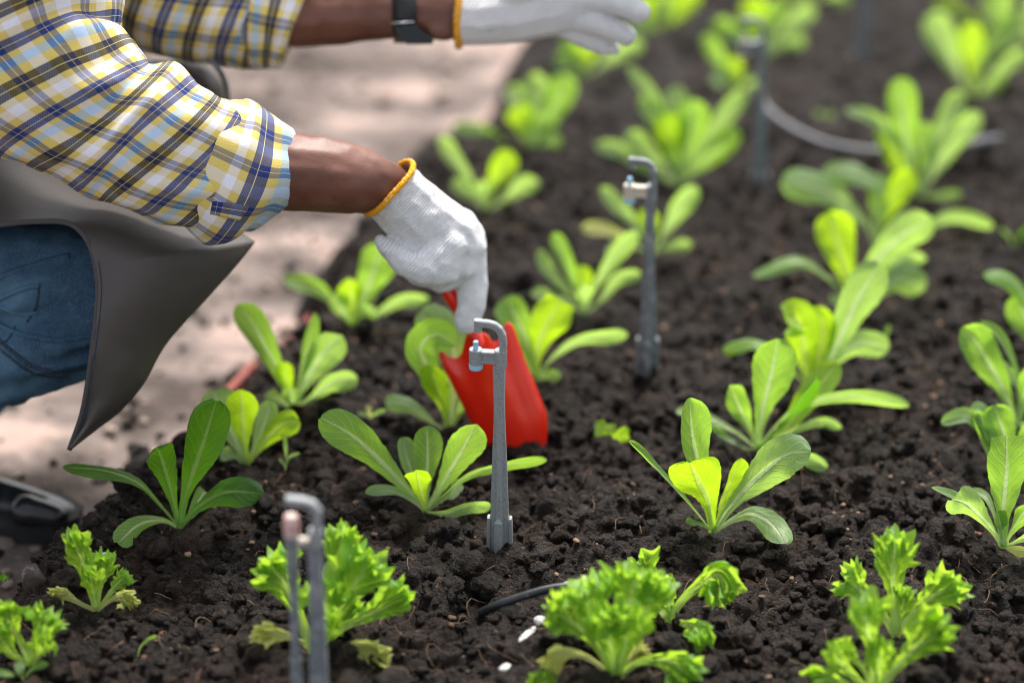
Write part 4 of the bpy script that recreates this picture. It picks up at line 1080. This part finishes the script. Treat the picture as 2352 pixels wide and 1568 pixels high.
nearS = [((160, -560), (-330, -260), 2.62), ((225, -200), (-260, 80), 2.612), ((238, -40), (-150, 230), 2.606), ((270, 62), (-40, 322), 2.60), ((322, 140), (60, 368), 2.602),
         ((345, 156), (130, 398), 2.605), ((400, 158), (200, 432), 2.61), ((455, 206), (265, 458), 2.615), ((505, 234), (340, 486), 2.622), ((545, 250), (408, 505), 2.63), ((566, 268), (448, 506), 2.636), ((578, 280), (500, 496), 2.642)]
shirt = loft('shirt', nearS, M['plaid'], pe, wr=1., seed=1, twist=-.017, folds=[(.50, .03, .012, .05, 0, .2), (.575, .02, -.010, .06, 0, .4), (.44, .035, -.008, .07, 0, -.2), (.70, .03, .005, -.10, 1, 2.2)])
shirt['label'] = 'yellow, white and blue plaid cotton sleeve of the near arm'
farS = [((-20, -520), (-60, -180), 2.90), ((160, -280), (140, 10), 2.885), ((300, -190), (270, 82), 2.87), ((420, -150), (400, 128), 2.86), ((520, -130), (520, 138), 2.855), ((600, -118), (585, 138), 2.855), ((660, -90), (640, 116), 2.855)]
fsl = loft('sleeve', farS, M['plaid'], pe, wr=.9, seed=4, twist=-.03, uvs=(.03, .02))
# trunk of the shirt
tk = loft('shirt_trunk', [((200, -720), (-330, -400), 2.775), ((180, -420), (-380, -160), 2.775), ((80, -160), (-560, 140), 2.775), ((-30, 60), (-700, 360), 2.78), ((-140, 300), (-760, 560), 2.78)], M['plaid'], pe, wr=1.5, seed=9, dk=.72, nl=60)
# rolled cuffs
cuff = loft('cuff', [((550, 252), (428, 498), 2.634), ((560, 243), (430, 516), 2.634), ((584, 251), (468, 548), 2.64), ((604, 264), (496, 552), 2.645), ((620, 278), (520, 522), 2.65), ((614, 286), (520, 502), 2.65)], M['plaid'], shirt, nl=40, wr=.7, seed=6, twist=.0, uvs=(.01, .046), tilt=.007)
cuff2 = loft('cuff', [((572, -128), (560, 134), 2.855), ((582, -134), (566, 146), 2.855), ((655, -122), (605, 158), 2.855), ((735, -96), (634, 156), 2.855), ((733, -88), (640, 148), 2.855)], M['plaid'], fsl, nl=40, wr=.6, seed=7, uvs=(.0, .0), tilt=.004)
# buttoned tab that holds the near cuff up
cb = bvh_of(cuff)
def on(bvh, px, py, lift=.0):
    o = Vector(CAM); dr = Vector(ray(px, py)).normalized(); hit = bvh.ray_cast(o, dr)
    return None if hit[0] is None else np.array(hit[0]) - np.array(dr)*lift
def strip(name, rows, mat, parent, bvh, lift, uvs=(0, 0)):
    pts = []
    for (a, b) in rows:
        row = []
        for t in np.linspace(0, 1, 9):
            p = on(bvh, a[0]+(b[0]-a[0])*t, a[1]+(b[1]-a[1])*t, lift*(1+.6*math.sin(math.pi*t)))
            if p is None: p = P(a[0]+(b[0]-a[0])*t, a[1]+(b[1]-a[1])*t, 2.60)
            row.append(p)
        pts.append(row)
    Q = np.array(pts); n = len(rows)
    d1 = np.linalg.norm(Q[0, -1]-Q[0, 0]); d2 = np.linalg.norm(Q[-1, 0]-Q[0, 0])
    uv = np.array([[uvs[0]+d1*j/8, uvs[1]+d2*i/(n-1)] for i in range(n) for j in range(9)])
    o = mk(name, Q.reshape(-1, 3), grid_faces(9, n), mat, parent, uv)
    m = o.modifiers.new('Solidify', 'SOLIDIFY'); m.thickness = .002; m.offset = 1
    return o
def lerp_rows(a0, b0, a1, b1, n): return [((a0[0]+(a1[0]-a0[0])*t, a0[1]+(a1[1]-a0[1])*t), (b0[0]+(b1[0]-b0[0])*t, b0[1]+(b1[1]-b0[1])*t)) for t in np.linspace(0, 1, n)]
strip('tab', lerp_rows((488, 462), (572, 474), (482, 492), (560, 508), 7), M['plaid'], shirt, cb, .0022, (.0, .0))
# skin-tight gloves
def gloveZ(z): return z
G1 = chain([(884, 424, 2.69, 74), (912, 450, 2.70, 77), (950, 490, 2.715, 80), (988, 524, 2.73, 84), (1030, 545, 2.74, 80), (1044, 560, 2.745, 74)])
G1 += chain([(1078, 540, 2.745, 38), (1078, 600, 2.75, 38), (1085, 650, 2.752, 35), (1083, 700, 2.752, 33), (1073, 738, 2.752, 29)])        # index finger, pressed on the trowel neck
G1 += chain([(1055, 555, 2.735, 46), (1050, 612, 2.733, 42), (1010, 634, 2.735, 40), (975, 610, 2.745, 36)])                                 # middle
G1 += chain([(1030, 560, 2.715, 46), (1016, 620, 2.714, 42), (968, 622, 2.716, 38), (935, 596, 2.73, 32)])                                  # ring
G1 += chain([(1000, 580, 2.71, 44), (978, 616, 2.704, 40), (935, 604, 2.700, 35), (896, 574, 2.700, 26), (875, 554, 2.702, 15)])           # little finger
G1 += chain([(960, 540, 2.76, 44), (1010, 610, 2.785, 32), (1050, 660, 2.79, 27), (1062, 690, 2.785, 24)])                                # thumb, behind the handle
glove = fuse('glove', G1, .0016, 9, M['glove'], pe, lambda co, no: .0008*fbm(co*80, 2, 9) + .0013*fbm(co*30, 2, 3) + .0009*(1-2*np.abs(vnoise(co*np.array([55, 40, 55]), 13))))
def trim_open(o, c, axis):
    """cut the knitted cuff open along the plane of its hem"""
    bm = bmesh.new(); bm.from_mesh(o.data); off = np.zeros(3); p = o.parent
    while p is not None: off = off + np.array(p.location); p = p.parent
    bmesh.ops.bisect_plane(bm, geom=bm.verts[:]+bm.edges[:]+bm.faces[:], plane_co=Vector(np.array(c)-off), plane_no=Vector(axis).normalized(), clear_inner=True)
    bm.to_mesh(o.data); bm.free()
def ring(c, axis, e1, r1, r2, rt, ns=80):
    ax = norm(np.array(axis)); a = norm(np.array(e1) - ax*np.dot(e1, ax)); b = np.cross(ax, a)
    t = np.linspace(0, 2*math.pi, ns, endpoint=False)
    pth = np.array([c + a*r1*math.cos(q) + b*r2*math.sin(q) + ax*.0012*math.sin(q*3) for q in t])
    m = 10; V = []
    for i in range(ns):
        tt = norm(pth[(i+1) % ns]-pth[i-1]); o1 = norm(pth[i]-c); o2 = np.cross(tt, o1)
        for k in range(m):
            q = 2*math.pi*k/m; V.append(pth[i] + rt*(1+.12*math.sin(i*2.4))*(1.0*math.cos(q)*o1 + 1.15*math.sin(q)*o2))
    V = np.array(V); Fc = []
    for i in range(ns):
        for k in range(m): Fc.append([i*m+k, i*m+(k+1) % m, ((i+1) % ns)*m+(k+1) % m, ((i+1) % ns)*m+k])
    return V, Fc
c0 = P(893, 431, 2.69); axd = P(960, 492, 2.705) - P(893, 431, 2.69)
e1 = P(948, 374, 2.69) - P(840, 489, 2.69); rr = np.linalg.norm(e1)/2
trim_open(glove, c0, axd)
v, f = ring(c0, axd, e1, rr*.99, rr*.96, .0030); mk('cuff_trim', v, f, M['trim'], glove)
# far glove
zf = ZB
G2 = chain([(1052, 32, zf, 74), (1110, 36, zf, 72), (1180, 30, zf, 74), (1240, 16, zf, 76), (1300, 6, zf, 74)])
G2 += chain([(1270, 0, zf, 60), (1330, -10, zf, 52)])
G2 += chain([(1290, 56, zf+.004, 30), (1345, 86, zf+.006, 27), (1385, 106, zf+.008, 22), (1412, 114, zf+.01, 13)])      # little
G2 += chain([(1300, 36, zf-.006, 36), (1370, 54, zf-.01, 31), (1418, 72, zf-.008, 28), (1438, 84, zf-.006, 24)])         # ring
G2 += chain([(1310, -4, zf-.015, 36), (1390, -2, zf-.022, 32), (1440, 14, zf-.024, 30), (1466, 28, zf-.022, 27)])        # middle
G2 += chain([(1310, -40, zf-.02, 36), (1400, -60, zf-.03, 31), (1490, -60, zf-.03, 26)])                                   # index
G2 += chain([(1180, -10, zf-.02, 44), (1240, -70, zf-.05, 34), (1310, -110, zf-.06, 28)])                                  # thumb
glove2 = fuse('glove', G2, .0018, 3, M['glove'], pe, lambda co, no: .0006*fbm(co*60, 2, 9) + .0010*fbm(co*25, 2, 3))
trim_open(glove2, P(1053, 32, zf), (1, 0, -.02))
v, f = ring(P(1053, 32, zf), np.array([1., 0, -.02]), np.array([0, 0, 1.]), 75*zf/F, 70*zf/F, .0036); mk('cuff_trim', v, f, M['trim'], glove2)
# wristwatch
S = []
for q in np.linspace(0, 2*math.pi, 48, endpoint=False):
    for (dx, dr) in ((-27, 0), (-27, 3.5), (27, 3.5), (27, 0)):
        c = P(932+dx, 26, zf); r = (70 if True else 66)*zf/F + dr*zf/F
        S.append(c + np.array([0, math.sin(q)*r, 0]) + np.array([0, 0, math.cos(q)*r]))
S = np.array(S); Fc = []
for i in range(48):
    for k in range(4): Fc.append([i*4+k, i*4+(k+1) % 4, ((i+1) % 48)*4+(k+1) % 4, ((i+1) % 48)*4+k])
wt = mk('wristwatch', S, Fc, M['watch'], pe)
def prism(poly, z0, z1):
    a = [P(x, y, z0) for x, y in poly]; b = [P(x, y, z1) for x, y in poly]; n = len(poly)
    return np.array(a+b), [list(range(n))[::-1], list(range(n, 2*n))] + [[i, (i+1) % n, n+(i+1) % n, n+i] for i in range(n)]
o = mk('case', *prism([(903, 60), (956, 56), (966, 70), (994, 86), (996, 99), (990, 102), (934, 102), (926, 94)], zf-.034, zf+.006), M['watch_case'], wt, smooth=False)
bv = o.modifiers.new('Bevel', 'BEVEL'); bv.width = .0012; bv.segments = 2
v, f = tube([P(896, 54, zf-.038), P(951, 51, zf-.038)], .0012, 8); mk('pin', v, f, M['steel'], wt)  # thin bright steel line along the upper edge of the watch case

# jeans
je = chain([(-470, 520, 2.74, 180), (-60, 622, 2.74, 146), (320, 660, 2.735, 128)]) + chain([(320, 690, 2.725, 104), (190, 742, 2.728, 112), (0, 818, 2.735, 106), (-350, 950, 2.75, 92)])
je += chain([(-470, 470, 2.90, 160), (-100, 330, 2.93, 120), (420, 250, 2.94, 78)]) + chain([(420, 260, 2.94, 78), (150, 640, 2.94, 74), (-130, 1020, 2.94, 56)])
def jd(co, no):
    r = 1-2*np.abs(vnoise(np.stack([co[:, 0]*16+co[:, 2]*14, co[:, 1]*6, co[:, 2]*38-co[:, 0]*8], -1), 4))
    return .0062*r + .0022*vnoise(co*60, 6) + .004*vnoise(co*18, 2)
jeans = fuse('jeans', je, .0034, 10, M['denim'], pe, jd)
jb = bvh_of(jeans)
def surf_tube(name, pix, r, mat, parent, bvh, lift=0, n=40):
    c = crom(np.array(pix, float), n); pts = [on(bvh, q[0], q[1], lift) for q in c]; pts = [p for p in pts if p is not None]
    v, f = tube(np.array(pts), r, 8); return mk(name, v, f, mat, parent)
surf_tube('seam', [(-20, 765), (20, 800), (70, 838), (120, 852), (170, 850), (218, 838)], .0026, M['seam'], jeans, jb)
surf_tube('seam', [(-20, 785), (20, 818), (66, 852), (118, 866), (160, 864)], .0016, M['seam'], jeans, jb)
surf_tube('seam', [(90, 655), (86, 690), (78, 715), (62, 740)], .0016, M['seam'], jeans, jb)
surf_tube('seam', [(35, 750), (22, 775), (4, 792)], .0014, M['seam'], jeans, jb)
surf_tube('fold', [(-10, 742), (30, 762), (80, 774), (140, 782), (222, 770)], .0034, M['denim'], jeans, jb, -.0008)
surf_tube('fold', [(-10, 690), (30, 672), (60, 660), (90, 655)], .0034, M['denim'], jeans, jb, -.0006)
surf_tube('fold', [(-10, 700), (30, 716), (60, 722), (88, 716)], .0030, M['denim'], jeans, jb, -.0006)
surf_tube('fold', [(-10, 640), (40, 622), (110, 600), (160, 588)], .0040, M['denim'], jeans, jb, -.0012)

# apron over the lap
Bd = crom([(-220, 560, 2.63), (-100, 535, 2.62), (0, 516, 2.612), (90, 508, 2.608), (162, 514, 2.605), (205, 560, 2.603), (224, 640, 2.603), (222, 720, 2.606), (212, 800, 2.612), (203, 870, 2.62), (188, 950, 2.635), (160, 1030, 2.655)], 120)
Ou = np.vstack([crom([(-260, 120, 2.88), (-100, 180, 2.87), (80, 290, 2.86), (230, 400, 2.85), (380, 455, 2.83), (500, 508, 2.79), (585, 557, 2.75)], 62),
                crom([(585, 557, 2.75), (545, 606, 2.73), (470, 690, 2.705), (380, 792, 2.69), (330, 880, 2.685), (278, 942, 2.68), (222, 986, 2.672), (164, 1032, 2.658)], 59)[1:]])
# keep the sharp corner at the knee: resample so that the corner stays at one index
nr = 40; A = np.zeros((nr, 120, 3))
for j in range(120):
    for i in range(nr):
        t = i/(nr-1); q = Bd[j]*(1-t)+Ou[j]*t
        bulge = -.030*math.sin(math.pi*t)*(1-.45*abs(j/119*2-1)) + .004*math.sin(t*6+j*.06)
        A[i, j] = P(q[0], q[1], q[2]+bulge)
nz = .0050*fbm(A*np.array([13, 5, 6]), 2, 77)+.0009*fbm(A*40, 2, 7); A[..., 1] += nz
ap = mk('apron', A.reshape(-1, 3), grid_faces(120, nr), M['apron'], pe)
m = ap.modifiers.new('Solidify', 'SOLIDIFY'); m.thickness = .0018; m.offset = 0
v, f = tube(np.array([P(*q) for q in Bd]) + np.array([0, -.001, 0]), .0030, 10); mk('binding_or_lit_rim', v, f, M['binding_or_lit_rim'], ap)
v, f = tube(np.array([P(q[0]+8, q[1]-2, q[2]-.0045) for q in Bd[60:118]]), .0006, 6); mk('stitching', v, f, M['seam'], ap)
afold = fuse('apron_flap', chain([(-60, 250, 2.93, 120), (180, 240, 2.93, 104), (400, 230, 2.93, 96), (428, 226, 2.93, 93)]) + chain([(420, 230, 2.93, 93), (260, 420, 2.92, 100)]), .004, 8, M['apron'], pe)
v, f = tube(crom([P(474, 128, 2.845), P(490, 146, 2.84), P(506, 166, 2.85), P(517, 190, 2.87), P(522, 214, 2.90), P(522, 240, 2.93)], 24), .0035, 8); mk('binding_or_lit_rim', v, f, M['stake_smooth'], afold)  # lighter arc paints the flap's lit rim; only the lap edge has binding

# shoe
sh = chain([(-170, 1130, 2.90, 72), (-30, 1148, 2.885, 62), (60, 1166, 2.87, 52), (128, 1178, 2.862, 40), (150, 1184, 2.86, 34)]) + chain([(-140, 1060, 2.93, 56), (-150, 1130, 2.90, 66)])
sh += chain([(60, 1172, 2.83, 40), (130, 1188, 2.83, 32), (60, 1160, 2.90, 40), (130, 1172, 2.89, 32)])
shoe = fuse('shoe', sh, .003, 6, M['boot'], pe)
c = [(-240, 1190), (-120, 1196), (0, 1206), (80, 1212), (140, 1214), (188, 1212)]
q = np.array([P(x, y, 2.862) for x, y in c]); wd = np.array([.03, .034, .036, .042, .038, .014]); a = q + np.stack([wd*0, -wd, wd*0], -1); b = q + np.stack([wd*0, wd, wd*0], -1)
ou = np.vstack([a, b[::-1]]); ou[:, 2] = PATH_Z; n = len(ou); top_ = ou.copy(); top_[:, 2] = PATH_Z+.022
mk('sole', np.vstack([ou, top_]), [list(range(n))[::-1], list(range(n, 2*n))] + [[i, (i+1) % n, n+(i+1) % n, n+i] for i in range(n)], M['sole'], shoe, smooth=False)
